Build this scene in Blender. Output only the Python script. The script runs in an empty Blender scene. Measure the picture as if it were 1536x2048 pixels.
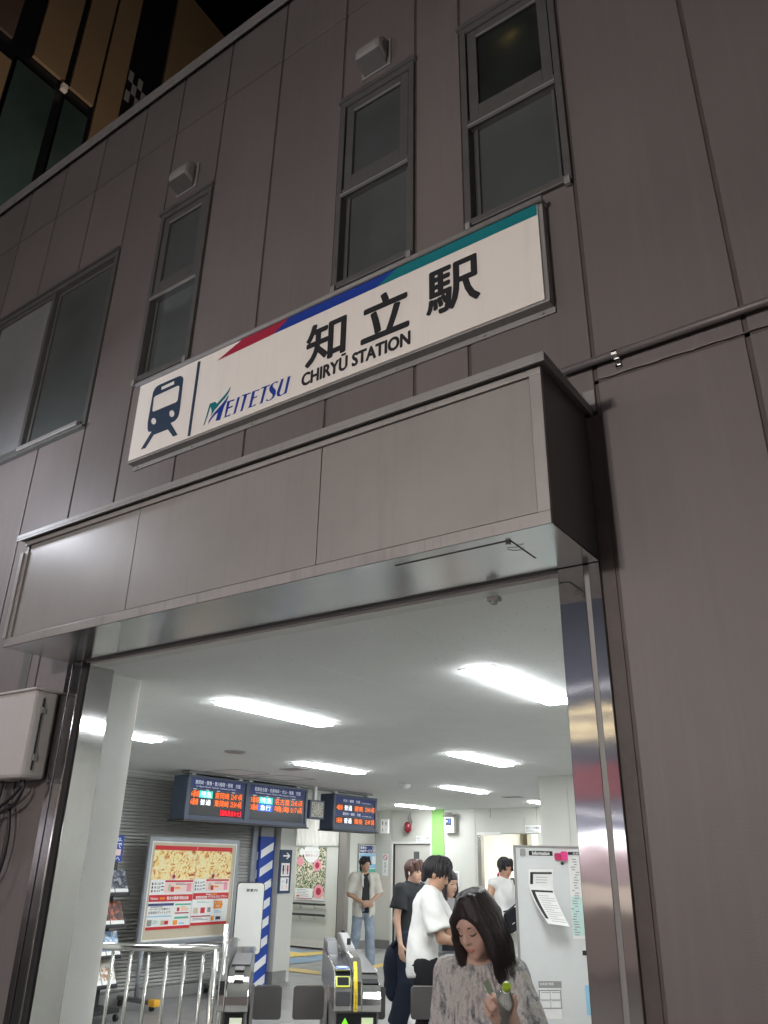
import bpy, math, random
import numpy as np
from mathutils import Vector, Matrix
random.seed(7)
SC = bpy.context.scene
COL = SC.collection
rad = math.radians

# ------------------------------------------------------------------ camera
F_PX, AZ, PITCH, ROLL = 1579.0, rad(35.33), rad(23.98), rad(1.126)   # focal length in pixels of the 1536x2048 photograph
CAM = np.array([0.0, 0.0, 1.59])
FW = np.array([-math.sin(AZ)*math.cos(PITCH), math.cos(AZ)*math.cos(PITCH), math.sin(PITCH)])
_r = np.array([math.cos(AZ), math.sin(AZ), 0.0]); _u = np.cross(_r, FW)
RT = math.cos(ROLL)*_r + math.sin(ROLL)*_u
UP = -math.sin(ROLL)*_r + math.cos(ROLL)*_u
cd = bpy.data.cameras.new('camera'); cam = bpy.data.objects.new('camera', cd); COL.objects.link(cam)
cam.matrix_world = Matrix(((RT[0], UP[0], -FW[0], CAM[0]), (RT[1], UP[1], -FW[1], CAM[1]), (RT[2], UP[2], -FW[2], CAM[2]), (0, 0, 0, 1)))
cd.sensor_fit = 'VERTICAL'; cd.sensor_height = 24.0; cd.lens = 24.0*F_PX/2048.0
cd.clip_start = 0.05; cd.clip_end = 400
SC.camera = cam

# ------------------------------------------------------------------ night sky, street light, exposure
W = bpy.data.worlds.new('World'); SC.world = W; W.use_nodes = True
nt = W.node_tree; bg = nt.nodes['Background']
sky = nt.nodes.new('ShaderNodeTexSky'); sky.sky_type = 'NISHITA'; sky.sun_disc = False
sky.sun_elevation = rad(2); sky.sun_rotation = rad(200)
nt.links.new(sky.outputs[0], bg.inputs[0]); bg.inputs[1].default_value = 0.0006
SC.view_settings.view_transform = 'Standard'; SC.view_settings.look = 'None'
SC.view_settings.exposure = 0.0; SC.view_settings.gamma = 1.0
SC.view_settings.use_curve_mapping = False
CEIL_EMIT = 74.0
SC.cycles.max_bounces = 8; SC.cycles.diffuse_bounces = 5; SC.cycles.glossy_bounces = 5
SC.cycles.transmission_bounces = 6; SC.cycles.caustics_reflective = False; SC.cycles.caustics_refractive = False
SC.cycles.use_denoising = True; SC.cycles.sample_clamp_indirect = 6.0

# ------------------------------------------------------------------ where a line of sight meets a plane of the place
def ray(px, py): return FW*F_PX + RT*(px-768) - UP*(py-1024)
def pY(px, py, Y): d = ray(px, py); return CAM + d*((Y-CAM[1])/d[1])
def pX(px, py, X): d = ray(px, py); return CAM + d*((X-CAM[0])/d[0])
def pZ(px, py, Z): d = ray(px, py); return CAM + d*((Z-CAM[2])/d[2])
HD = np.array([-math.sin(AZ), math.cos(AZ), 0.0])
def pD(px, py, D): d = ray(px, py); return CAM + d*(D/(d@HD))

# ------------------------------------------------------------------ object helpers
WL = {}
def link(o, parent=None, world=(0, 0, 0)):
    COL.objects.link(o)
    if parent is not None: o.parent = parent
    WL[o.name] = np.array(world, float)
    return o
def tag(o, label=None, cat=None, group=None, kind=None):
    if label: o['label'] = label
    if cat: o['category'] = cat
    if group: o['group'] = group
    if kind: o['kind'] = kind
    return o
def thing(name, label, cat, loc=(0, 0, 0), group=None):
    o = bpy.data.objects.new(name, None); o.empty_display_size = .1
    o.location = [float(v) for v in loc]
    link(o, None, loc); return tag(o, label, cat, group)

class MB:
    """collects shapes in world coordinates and links them as ONE mesh object"""
    def __init__(s): s.v = []; s.f = []; s.m = []
    def add(s, vs, fs, m=0):
        b = len(s.v); s.v += [tuple(map(float, p)) for p in vs]
        for f in fs: s.f.append([b+i for i in f]); s.m.append(m)
        return s
    def box(s, a, b, m=0):
        x0, y0, z0 = [min(a[i], b[i]) for i in range(3)]; x1, y1, z1 = [max(a[i], b[i]) for i in range(3)]
        return s.add([(x0,y0,z0),(x1,y0,z0),(x1,y1,z0),(x0,y1,z0),(x0,y0,z1),(x1,y0,z1),(x1,y1,z1),(x0,y1,z1)],
              [(0,3,2,1),(4,5,6,7),(0,1,5,4),(1,2,6,5),(2,3,7,6),(3,0,4,7)], m)
    def obox(s, c, hx, hy, hz, m=0):
        c, hx, hy, hz = [np.array(q, float) for q in (c, hx, hy, hz)]
        vs = [c+a*hx+b*hy+d*hz for d in (-1, 1) for a, b in ((-1,-1),(1,-1),(1,1),(-1,1))]
        return s.add(vs, [(0,3,2,1),(4,5,6,7),(0,1,5,4),(1,2,6,5),(2,3,7,6),(3,0,4,7)], m)
    def quad(s, pts, m=0): return s.add(pts, [tuple(range(len(pts)))], m)
    def tube(s, pts, r, n=10, m=0, cap=True):
        pts = [np.array(p, float) for p in pts]; rs = r if isinstance(r, (list, tuple)) else [r]*len(pts)
        vs = []; up0 = None
        for i, p in enumerate(pts):
            t = pts[min(i+1, len(pts)-1)]-pts[max(i-1, 0)]; t = t/(np.linalg.norm(t)+1e-9)
            if up0 is None: up0 = np.array([0, 0, 1.]) if abs(t[2]) < .9 else np.array([1., 0, 0])
            a = up0 - t*(up0@t); a /= np.linalg.norm(a)+1e-9; b = np.cross(t, a); up0 = a
            for k in range(n):
                q = 2*math.pi*k/n; vs.append(p+(a*math.cos(q)+b*math.sin(q))*rs[i])
        fs = []
        for i in range(len(pts)-1):
            for k in range(n):
                k2 = (k+1) % n; fs.append((i*n+k, i*n+k2, (i+1)*n+k2, (i+1)*n+k))
        if cap: fs += [tuple(range(n))[::-1], tuple((len(pts)-1)*n+k for k in range(n))]
        return s.add(vs, fs, m)
    def prism(s, pts, off, m=0):
        """outline (list of 3D points) pushed along off"""
        pts = [np.array(p, float) for p in pts]; off = np.array(off, float); n = len(pts)
        vs = pts+[p+off for p in pts]
        fs = [tuple(range(n))[::-1], tuple(range(n, 2*n))]+[(i, (i+1) % n, n+(i+1) % n, n+i) for i in range(n)]
        return s.add(vs, fs, m)
    def build(s, name, mats, parent=None, smooth=False, bevel=0.0):
        base = WL[parent.name] if parent is not None else np.zeros(3)
        me = bpy.data.meshes.new(name)
        me.from_pydata([tuple(np.array(p)-base) for p in s.v], [], s.f)
        if not isinstance(mats, (list, tuple)): mats = [mats]
        for mt in mats: me.materials.append(mt)
        me.polygons.foreach_set('material_index', [min(k, len(mats)-1) for k in s.m])
        if smooth: me.polygons.foreach_set('use_smooth', [True]*len(me.polygons))
        me.update()
        o = bpy.data.objects.new(name, me); link(o, parent, base)
        if bevel:
            bv = o.modifiers.new('bevel', 'BEVEL'); bv.width = bevel; bv.segments = 2; bv.limit_method = 'ANGLE'; bv.angle_limit = rad(40)
            bv.harden_normals = False
        if smooth == 'auto': pass
        return o
def box_obj(name, a, b, m, parent=None, bevel=0): return MB().box(a, b).build(name, m, parent, bevel=bevel)
def solo(o, label, cat, group=None): return tag(o, label, cat, group)

# ------------------------------------------------------------------ flat print: text and filled outlines
_tc = {}
def text2d(body, bold=0.0):
    k = (body, bold)
    if k not in _tc:
        c = bpy.data.curves.new('t', 'FONT'); c.body = body; c.size = 1; c.offset = bold; c.resolution_u = 3
        o = bpy.data.objects.new('t', c); me = bpy.data.meshes.new_from_object(o)
        v = np.array([q.co[:2] for q in me.vertices]) if len(me.vertices) else np.zeros((1, 2))
        fs = [tuple(p.vertices) for p in me.polygons]
        lo, hi = v.min(0), v.max(0)
        _tc[k] = ((v-lo)/np.maximum(hi-lo, 1e-6), fs, hi-lo)
        bpy.data.objects.remove(o); bpy.data.curves.remove(c); bpy.data.meshes.remove(me)
    return _tc[k]
def fill2d(polys):
    c = bpy.data.curves.new('c', 'CURVE'); c.dimensions = '2D'; c.fill_mode = 'BOTH'
    for P in polys:
        sp = c.splines.new('POLY'); sp.points.add(len(P)-1)
        for i, p in enumerate(P): sp.points[i].co = (p[0], p[1], 0, 1)
        sp.use_cyclic_u = True
    o = bpy.data.objects.new('c', c); me = bpy.data.meshes.new_from_object(o)
    v = np.array([q.co[:2] for q in me.vertices]); fs = [tuple(p.vertices) for p in me.polygons]
    bpy.data.objects.remove(o); bpy.data.curves.remove(c); bpy.data.meshes.remove(me)
    return v, fs
class Face:
    """a flat face of a thing: origin at its lower left, u to the right, v up, n outwards"""
    def __init__(s, O, u, v, w=None, h=None):
        s.O = np.array(O, float); s.u = np.array(u, float); s.v = np.array(v, float)
        s.w = np.linalg.norm(s.u) if w is None else w; s.h = np.linalg.norm(s.v) if h is None else h
        s.u /= np.linalg.norm(s.u); s.v /= np.linalg.norm(s.v); s.n = np.cross(s.u, s.v)
    def P(s, a, b, o=0.0): return s.O+s.u*(a*s.w)+s.v*(b*s.h)+s.n*o
    def rect(s, mb, a0, b0, a1, b1, o=.002, m=0):
        mb.quad([s.P(a0, b0, o), s.P(a1, b0, o), s.P(a1, b1, o), s.P(a0, b1, o)], m)
    def slab(s, mb, a0, b0, a1, b1, o0, o1, m=0):
        mb.prism([s.P(a0, b0, o0), s.P(a1, b0, o0), s.P(a1, b1, o0), s.P(a0, b1, o0)], s.n*(o1-o0), m)
    def text(s, mb, body, a0, b0, a1, b1, o=.003, m=0, bold=0.0, keep=False, shear=0.0):
        v, fs, sz = text2d(body, 0.0)
        if keep:
            w = (b1-b0)*s.h*sz[0]/sz[1]/s.w; a1 = min(a1, a0+w)
        # bold: the glyph drawn again with tiny shifts, each copy a hair further out
        sh = [(0, 0)] if not bold else [(math.cos(t)*bold, math.sin(t)*bold) for t in np.linspace(0, 2*math.pi, 8 if bold > .021 else 4, endpoint=False)]
        eh = (b1-b0)*s.h/sz[1]
        for i, (sx, sy) in enumerate(sh):
            mb.add([s.P(a0+(a1-a0)*q[0]+sx*eh/s.w, b0+(b1-b0)*q[1]+sy*eh/s.h, o+i*.00012) for q in v], fs, m)
    def poly(s, mb, pts, o=.002, m=0):
        v, fs = fill2d([pts]); mb.add([s.P(q[0], q[1], o) for q in v], fs, m)
    def disc(s, mb, a, b, r, o=.002, m=0, n=20, ry=None):
        mb.quad([s.P(a+r*math.cos(t)/s.w, b+(ry or r)*math.sin(t)/s.h, o) for t in np.linspace(0, 2*math.pi, n, endpoint=False)], m)
    def lines(s, mb, a0, b0, a1, b1, n, o=.003, m=0, fillr=.5, seed=1):
        rn = random.Random(seed)
        for i in range(n):
            y1 = b1-(b1-b0)*i/n; y0 = y1-(b1-b0)/n*fillr
            s.rect(mb, a0, y0, a0+(a1-a0)*rn.uniform(.55, 1), y1, o, m)

# ------------------------------------------------------------------ materials
def nodes(m): return m.node_tree.nodes, m.node_tree.links
def mat(name, col, rough=.5, metal=0.0, var=.05, vs=4.0, bump=0.0, bs=120.0, spec=.5, emit=0.0, ecol=None, stretch=None, rvar=0.0, coat=0.0, bump2=0.0, bs2=4.0, dirt=0.0, dcol=(.05,.045,.04), ds=3.0):
    m = bpy.data.materials.new(name); m.use_nodes = True; N, L = nodes(m)
    b = N['Principled BSDF']; b.inputs['Roughness'].default_value = rough; b.inputs['Metallic'].default_value = metal
    b.inputs['Specular IOR Level'].default_value = spec; b.inputs['Coat Weight'].default_value = coat
    tc = N.new('ShaderNodeTexCoord'); mp = N.new('ShaderNodeMapping'); L.new(tc.outputs['Object'], mp.inputs[0])
    if stretch: mp.inputs['Scale'].default_value = stretch
    n1 = N.new('ShaderNodeTexNoise'); n1.inputs['Scale'].default_value = vs; n1.inputs['Detail'].default_value = 6; n1.inputs['Roughness'].default_value = .6
    L.new(mp.outputs[0], n1.inputs['Vector'])
    mr = N.new('ShaderNodeMapRange'); mr.inputs['To Min'].default_value = 1-var*2; mr.inputs['To Max'].default_value = 1+var*2
    mr.inputs['From Min'].default_value = .25; mr.inputs['From Max'].default_value = .75
    L.new(n1.outputs['Fac'], mr.inputs['Value'])
    mx = N.new('ShaderNodeMix'); mx.data_type = 'RGBA'; mx.blend_type = 'MULTIPLY'; mx.inputs['Factor'].default_value = 1
    mx.inputs['A'].default_value = (*col, 1); L.new(mr.outputs[0], mx.inputs['B'])
    out = mx.outputs['Result']
    if dirt:
        n3 = N.new('ShaderNodeTexNoise'); n3.inputs['Scale'].default_value = ds; n3.inputs['Detail'].default_value = 9; n3.inputs['Roughness'].default_value = .72
        L.new(mp.outputs[0], n3.inputs['Vector'])
        m3 = N.new('ShaderNodeMapRange'); m3.inputs['From Min'].default_value = .52; m3.inputs['From Max'].default_value = .78; m3.inputs['To Max'].default_value = dirt
        L.new(n3.outputs['Fac'], m3.inputs['Value'])
        x3 = N.new('ShaderNodeMix'); x3.data_type = 'RGBA'; L.new(m3.outputs[0], x3.inputs['Factor']); L.new(out, x3.inputs['A']); x3.inputs['B'].default_value = (*dcol, 1)
        out = x3.outputs['Result']
    L.new(out, b.inputs['Base Color'])
    if rvar:
        m2 = N.new('ShaderNodeMapRange'); m2.inputs['To Min'].default_value = max(.02, rough-rvar); m2.inputs['To Max'].default_value = rough+rvar
        L.new(n1.outputs['Fac'], m2.inputs['Value']); L.new(m2.outputs[0], b.inputs['Roughness'])
    last = None
    if bump:
        n2 = N.new('ShaderNodeTexNoise'); n2.inputs['Scale'].default_value = bs; n2.inputs['Detail'].default_value = 3
        L.new(mp.outputs[0], n2.inputs['Vector'])
        bp = N.new('ShaderNodeBump'); bp.inputs['Strength'].default_value = bump; bp.inputs['Distance'].default_value = .003
        L.new(n2.outputs['Fac'], bp.inputs['Height']); last = bp
    if bump2:
        n4 = N.new('ShaderNodeTexNoise'); n4.inputs['Scale'].default_value = bs2; n4.inputs['Detail'].default_value = 1
        L.new(mp.outputs[0], n4.inputs['Vector'])
        b4 = N.new('ShaderNodeBump'); b4.inputs['Strength'].default_value = bump2; b4.inputs['Distance'].default_value = .02
        L.new(n4.outputs['Fac'], b4.inputs['Height'])
        if last: L.new(last.outputs[0], b4.inputs['Normal'])
        last = b4
    if last: L.new(last.outputs[0], b.inputs['Normal'])
    if emit:
        b.inputs['Emission Color'].default_value = (*(ecol or col), 1); b.inputs['Emission Strength'].default_value = emit
    return m
def streaks(m, col, amt, sx=14, lo=.52, hi=.74):
    N, L = nodes(m); b = N['Principled BSDF']; src = b.inputs['Base Color'].links[0].from_socket
    tc = N.new('ShaderNodeTexCoord'); mp = N.new('ShaderNodeMapping'); mp.inputs['Scale'].default_value = (sx, sx, .6); L.new(tc.outputs['Object'], mp.inputs[0])
    n = N.new('ShaderNodeTexNoise'); n.inputs['Scale'].default_value = 1.6; n.inputs['Detail'].default_value = 9; n.inputs['Roughness'].default_value = .7; L.new(mp.outputs[0], n.inputs['Vector'])
    r = N.new('ShaderNodeMapRange'); r.inputs['From Min'].default_value = lo; r.inputs['From Max'].default_value = hi; r.inputs['To Max'].default_value = amt; L.new(n.outputs['Fac'], r.inputs['Value'])
    mx = N.new('ShaderNodeMix'); mx.data_type = 'RGBA'; L.new(r.outputs[0], mx.inputs['Factor']); L.new(src, mx.inputs['A']); mx.inputs['B'].default_value = (*col, 1); L.new(mx.outputs['Result'], b.inputs['Base Color'])
def flat(name, col, rough=.6, emit=0, spec=.4): return mat(name, col, rough, 0, var=.02, vs=20, emit=emit, spec=spec)
def montage(name, ramp, scale, dist=1.5, rough=.35):
    """busy printed picture: distorted colour patches"""
    m = bpy.data.materials.new(name); m.use_nodes = True; N, L = nodes(m); b = N['Principled BSDF']; b.inputs['Roughness'].default_value = rough
    tc = N.new('ShaderNodeTexCoord'); n = N.new('ShaderNodeTexNoise'); n.inputs['Scale'].default_value = scale; n.inputs['Detail'].default_value = 5; n.inputs['Distortion'].default_value = dist
    L.new(tc.outputs['Object'], n.inputs['Vector']); r = N.new('ShaderNodeValToRGB'); L.new(n.outputs['Fac'], r.inputs[0])
    r.color_ramp.interpolation = 'LINEAR'
    while len(r.color_ramp.elements) < len(ramp): r.color_ramp.elements.new(.5)
    for e, (p, c) in zip(r.color_ramp.elements, ramp): e.position = p; e.color = (*c, 1)
    L.new(r.outputs[0], b.inputs['Base Color']); return m

M = {}
def panel_mat():
    m = mat('brown_grey_siding', (.160, .141, .136), .50, var=.06, vs=1.1, bump=.30, bs=260, dirt=.30, dcol=(.115,.107,.104), ds=2.2, rvar=.08); N, L = nodes(m); b = N['Principled BSDF']
    src = b.inputs['Base Color'].links[0].from_socket
    tc = N.new('ShaderNodeTexCoord'); mp = N.new('ShaderNodeMapping'); mp.inputs['Scale'].default_value = (9, 1, .35); L.new(tc.outputs['Object'], mp.inputs[0])
    n = N.new('ShaderNodeTexNoise'); n.inputs['Scale'].default_value = 2.2; n.inputs['Detail'].default_value = 8; n.inputs['Roughness'].default_value = .65; L.new(mp.outputs[0], n.inputs['Vector'])
    r = N.new('ShaderNodeMapRange'); r.inputs['From Min'].default_value = .50; r.inputs['From Max'].default_value = .72; r.inputs['To Max'].default_value = .34; L.new(n.outputs['Fac'], r.inputs['Value'])
    mx = N.new('ShaderNodeMix'); mx.data_type = 'RGBA'; L.new(r.outputs[0], mx.inputs['Factor']); L.new(src, mx.inputs['A']); mx.inputs['B'].default_value = (.20, .182, .175, 1)
    oi = N.new('ShaderNodeObjectInfo'); r2 = N.new('ShaderNodeMapRange'); r2.inputs['To Min'].default_value = .93; r2.inputs['To Max'].default_value = 1.07; L.new(oi.outputs['Random'], r2.inputs['Value'])
    m2 = N.new('ShaderNodeMix'); m2.data_type = 'RGBA'; m2.blend_type = 'MULTIPLY'; m2.inputs['Factor'].default_value = 1; L.new(mx.outputs['Result'], m2.inputs['A']); L.new(r2.outputs[0], m2.inputs['B']); L.new(m2.outputs['Result'], b.inputs['Base Color'])
    return m
M['panel'] = panel_mat()
M['sealant'] = mat('brown_sealant', (.085, .068, .062), .6, var=.12, vs=9, bump=.3, bs=90)
M['coping'] = mat('grey_coping', (.26, .255, .25), .45, var=.06, vs=3, bump=.05)
M['frame'] = mat('bronze_grey_window_frame', (.15, .15, .145), .38, metal=.35, var=.06, vs=8)
M['bright_edge'] = mat('bare_aluminium_edge', (.55, .54, .52), .35, metal=.6, var=.05)
M['pane'] = mat('frosted_dark_glass', (.080, .090, .089), .30, var=.10, vs=1.6, bump=.12, bs=300, spec=.55)
M['pane_pale'] = mat('frosted_glass_with_film', (.21, .215, .22), .4, var=.08, vs=1.6, bump=.1, bs=300, dirt=.3, dcol=(.28,.28,.285), ds=1.4)
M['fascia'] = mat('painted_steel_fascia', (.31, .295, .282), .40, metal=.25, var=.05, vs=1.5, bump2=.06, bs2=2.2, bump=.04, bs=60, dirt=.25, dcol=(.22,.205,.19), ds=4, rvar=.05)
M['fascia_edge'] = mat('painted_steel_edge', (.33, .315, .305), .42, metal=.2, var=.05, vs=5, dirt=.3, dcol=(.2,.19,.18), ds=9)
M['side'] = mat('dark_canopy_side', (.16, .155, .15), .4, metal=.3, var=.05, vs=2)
M['steel'] = mat('brushed_stainless', (.52, .51, .51), .062, metal=1, var=.05, vs=3, dirt=.15, dcol=(.35,.34,.33), ds=6, bump2=.045, bs2=5, stretch=(1, 1, 1), rvar=.015)
M['steel_soffit'] = mat('satin_stainless_soffit', (.56, .57, .56), .19, metal=1, var=.06, vs=2, bump2=.05, bs2=3, rvar=.05)
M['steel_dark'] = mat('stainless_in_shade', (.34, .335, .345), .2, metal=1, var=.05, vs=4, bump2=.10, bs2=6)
M['chrome'] = mat('polished_stainless', (.78, .77, .75), .12, metal=1, var=.02)
M['satin'] = mat('satin_stainless', (.62, .61, .59), .26, metal=1, var=.03)
M['gap'] = mat('dark_gap', (.02, .02, .022), .6)
M['rubber'] = mat('black_rubber', (.025, .025, .027), .5, bump=.1)
M['white'] = mat('white_painted_metal', (.70, .70, .66), .42, var=.02)
M['white_wall'] = mat('off_white_wall_panel', (.56, .56, .51), .5, var=.025, vs=1.5, bump=.04, bs=80, dirt=.10, dcol=(.5,.49,.44), ds=1.5)
M['cream'] = mat('cream_wall', (.72, .68, .56), .55, var=.03)
M['skirting'] = mat('grey_skirting', (.22, .215, .205), .5, var=.06, vs=6)
M['green'] = mat('lime_green_panel', (.25, .50, .14), .45, var=.02)
M['door'] = mat('beige_grey_door', (.50, .48, .44), .45, var=.02)
M['black'] = flat('black_print', (.02, .02, .022)); M['navy'] = flat('navy_print', (.025, .045, .085)); M['sign_white'] = mat('sign_face_white', (.84, .80, .745), .38, var=.012, vs=2, bump=.0, dirt=.08, dcol=(.55,.5,.45), ds=3)
M['teal'] = flat('teal_print', (.012, .185, .215), .4); M['blue'] = flat('blue_print', (.018, .05, .30), .4); M['crimson'] = flat('crimson_print', (.36, .025, .055), .4)
M['red'] = flat('red_print', (.55, .03, .035)); M['paper'] = flat('white_paper', (.80, .80, .78), .6); M['grey_print'] = flat('grey_print', (.28, .28, .28)); M['pink'] = flat('pink_print', (.75, .30, .36))
M['pale_pink'] = flat('pale_pink_print', (.80, .62, .58)); M['orange'] = flat('orange_print', (.80, .28, .03)); M['sgreen'] = flat('sea_green_print', (.10, .42, .30)); M['lblue'] = flat('light_blue_print', (.30, .55, .72))
M['yellow'] = flat('yellow_print', (.78, .60, .03)); M['beige'] = flat('beige_print', (.55, .48, .34)); M['mint'] = flat('mint_print', (.55, .74, .70))
M['board_blue'] = mat('dark_slate_blue_casing', (.062, .08, .12), .4, var=.04); M['board_head'] = flat('indigo_header', (.040, .055, .17)); M['board_black'] = flat('led_panel_black', (.03, .032, .035), .3)
def led(n, c, s): return mat(n, c, .5, emit=s, ecol=c, var=0)
M['led_orange'] = led('led_orange', (1.0, .17, .02), .95); M['led_white'] = led('led_white', (.9, .92, 1.0), 1.1); M['led_teal'] = led('led_teal', (.03, .55, .45), .75); M['led_blue'] = led('led_blue', (.01, .12, .8), .9); M['led_red'] = led('led_red', (1.0, .01, .03), 1.3); M['led_text'] = led('board_header_white', (.7, .74, .8), .30)
M['tube'] = led('lit_tube', (.93, .97, 1.0), CEIL_EMIT)
M['floor'] = mat('grey_floor_tiles', (.23, .228, .222), .38, var=.07, vs=2.2, bump=.05, bs=50, dirt=.2, dcol=(.11,.108,.104), ds=2)
M['slat'] = mat('aluminium_shutter_slat', (.42, .42, .40), .42, metal=.15, var=.04, vs=6)
M['shutter_gap'] = mat('shutter_shadow_gap', (.08, .08, .08), .6)
M['board_frame'] = mat('grey_board_frame', (.30, .32, .345), .4, metal=.2)
M['cork'] = mat('beige_notice_board', (.52, .46, .34), .7, var=.05, vs=60, bump=.1)
M['cloth'] = mat('white_dust_sheet', (.64, .62, .57), .8, var=.03, bump=.05)
M['asphalt'] = mat('street_paving', (.17, .16, .155), .75, var=.15, vs=8, bump=.5, bs=60)
M['tan_box'] = mat('grey_junction_box', (.50, .475, .46), .42, var=.02, dirt=.1)
M['cable'] = mat('black_cable', (.02, .02, .025), .5)
M['pipe'] = mat('painted_conduit', (.15, .135, .13), .45, metal=.2, var=.06)

streaks(M['fascia'], (.19, .175, .165), .20); streaks(M['fascia_edge'], (.18, .165, .15), .5, 20); streaks(M['coping'], (.15, .14, .13), .5, 20); streaks(M['sign_white'], (.60, .56, .50), .22, 10); streaks(M['panel'], (.115, .10, .095), .25, 7)
streaks(M['steel'], (.40, .38, .37), .35, 3)
# ceiling board with pin holes
def ceiling_mat():
    m = mat('pinholed_ceiling_board', (.86, .88, .86), .75, var=.02, vs=2); N, L = nodes(m); b = N['Principled BSDF']
    tc = N.new('ShaderNodeTexCoord'); v = N.new('ShaderNodeTexVoronoi'); v.inputs['Scale'].default_value = 34; L.new(tc.outputs['Object'], v.inputs['Vector'])
    n = N.new('ShaderNodeTexNoise'); n.inputs['Scale'].default_value = 60; n.inputs['Detail'].default_value = 4; L.new(tc.outputs['Object'], n.inputs['Vector'])
    r = N.new('ShaderNodeMapRange'); r.inputs['From Min'].default_value = .10; r.inputs['From Max'].default_value = .17; L.new(v.outputs['Distance'], r.inputs['Value'])
    r2 = N.new('ShaderNodeMapRange'); r2.inputs['From Min'].default_value = .42; r2.inputs['From Max'].default_value = .5; L.new(n.outputs['Fac'], r2.inputs['Value'])
    mxm = N.new('ShaderNodeMath'); mxm.operation = 'MAXIMUM'; L.new(r.outputs[0], mxm.inputs[0]); L.new(r2.outputs[0], mxm.inputs[1])
    bp = N.new('ShaderNodeBump'); bp.inputs['Strength'].default_value = .8; bp.inputs['Distance'].default_value = .004; L.new(mxm.outputs[0], bp.inputs['Height']); L.new(bp.outputs[0], b.inputs['Normal'])
    mx = N.new('ShaderNodeMix'); mx.data_type = 'RGBA'; L.new(mxm.outputs[0], mx.inputs['Factor']); mx.inputs['A'].default_value = (.33, .33, .30, 1)
    src = b.inputs['Base Color'].links[0].from_socket; L.new(src, mx.inputs['B']); L.new(mx.outputs['Result'], b.inputs['Base Color'])
    return m
M['ceiling'] = ceiling_mat()
# ================================================================== STRUCTURE
WY = 2.78; ZC = 2.63; ZS = 2.655
# ground outside, floor inside
g = MB().box((-60, -40, -.25), (40, 2.80, -.02)).build('street_ground', M['asphalt']); tag(g, kind='structure')
fl = MB()
fl.box((-20, 2.80, -.25), (2, 24, -.012), 1)
fob = fl.build('concourse_floor', [M['floor'], M['gap']]); tag(fob, kind='structure')
# floor tiles as pieces (0.6 m where the picture shows floor)
tile_mesh = None
ft = MB()
k = 0
for i in range(-22, 0):
    for j in range(0, 22):
        x, y = i*.6, 2.86+j*.6
        if x < -12.6 or y > 15: continue
        if -9.8 < x < -4.2 and 5.2 < y < 15 or y < 5.2:
            if tile_mesh is None:
                t0 = MB().box((0, 0, -.012), (.594, .594, 0)).build('floor_tile', M['floor'], fob); tile_mesh = t0.data; o = t0
            else:
                o = bpy.data.objects.new('floor_tile', tile_mesh); link(o, fob)
            o.location = (x, y, 0); k += 1
            if k >= 299: break
    if k >= 299: break
rest = MB()
done = set()
for i in range(-34, 4):
    for j in range(0, 36):
        x, y = i*.6, 2.86+j*.6
        if not (x < -12.6 or y > 15) and (-9.8 < x < -4.2 and 5.2 < y < 15 or y < 5.2) and -22 <= i < 0 and j < 22 and (i+22)*1000+j <= 10**9:
            done.add((i, j))
cnt = 0; placed = {(round(o.location.x/.6), round((o.location.y-2.86)/.6)) for o in bpy.data.objects if o.name.startswith('floor_tile')}
for i in range(-34, 4):
    for j in range(0, 36):
        if (i, j) not in placed: rest.box((i*.6, 2.86+j*.6, -.012), (i*.6+.594, 2.86+j*.6+.594, 0))
ro = rest.build('farther_floor_tiles', M['floor'], fob); ro['kind'] = 'stuff'
# floor markings (4 mm above the tiles)
mk = MB()
def fq(pts, m, z=.004): mk.quad([pZ(x, y, z) for x, y in pts], m)
fq([(566,1897),(640,1902),(706,1905),(706,1912),(640,1911),(566,1914)][:6], 0)
fq([(566,1901.5),(600,1905),(650,1902),(700,1900),(700,1903),(660,1907),(610,1912),(566,1915)], 1, .008)
fq([(566,1916),(612,1914),(668,1906),(700,1905),(700,1909),(660,1917),(612,1925),(566,1929)], 0, .008)
fq([(566,1935),(600,1937),(640,1943),(640,1949),(600,1945),(566,1940)], 1, .008)
fq([(738,1932),(775,1924),(800,1920),(800,1926),(775,1931),(742,1938)], 1, .008)
M['blue_floor'] = mat('blue_floor_vinyl', (.16, .24, .32), .45, dirt=.2); M['yellow_floor'] = mat('yellow_guide_line', (.50, .36, .10), .55, dirt=.25)
o = mk.build('floor_marking', [M['blue_floor'], M['yellow_floor']], fob)
# ceiling: boards 0.91 x 1.82 laid as panels
cl = MB().box((-20, 2.86, ZC+.012), (2, 24, ZC+.3)).build('concourse_ceiling', M['gap']); tag(cl, kind='structure')
cm = None; nb = 0
for i in range(-15, 1):
    for j in range(0, 8):
        if cm is None:
            o = MB().box((0, 0, 0), (.9085, 1.8185, .02)).build('ceiling_board', M['ceiling'], cl); cm = o.data
        else:
            o = bpy.data.objects.new('ceiling_board', cm); link(o, cl)
        o.location = (i*.91-.2, 2.88+j*1.82, ZC); nb += 1
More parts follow.
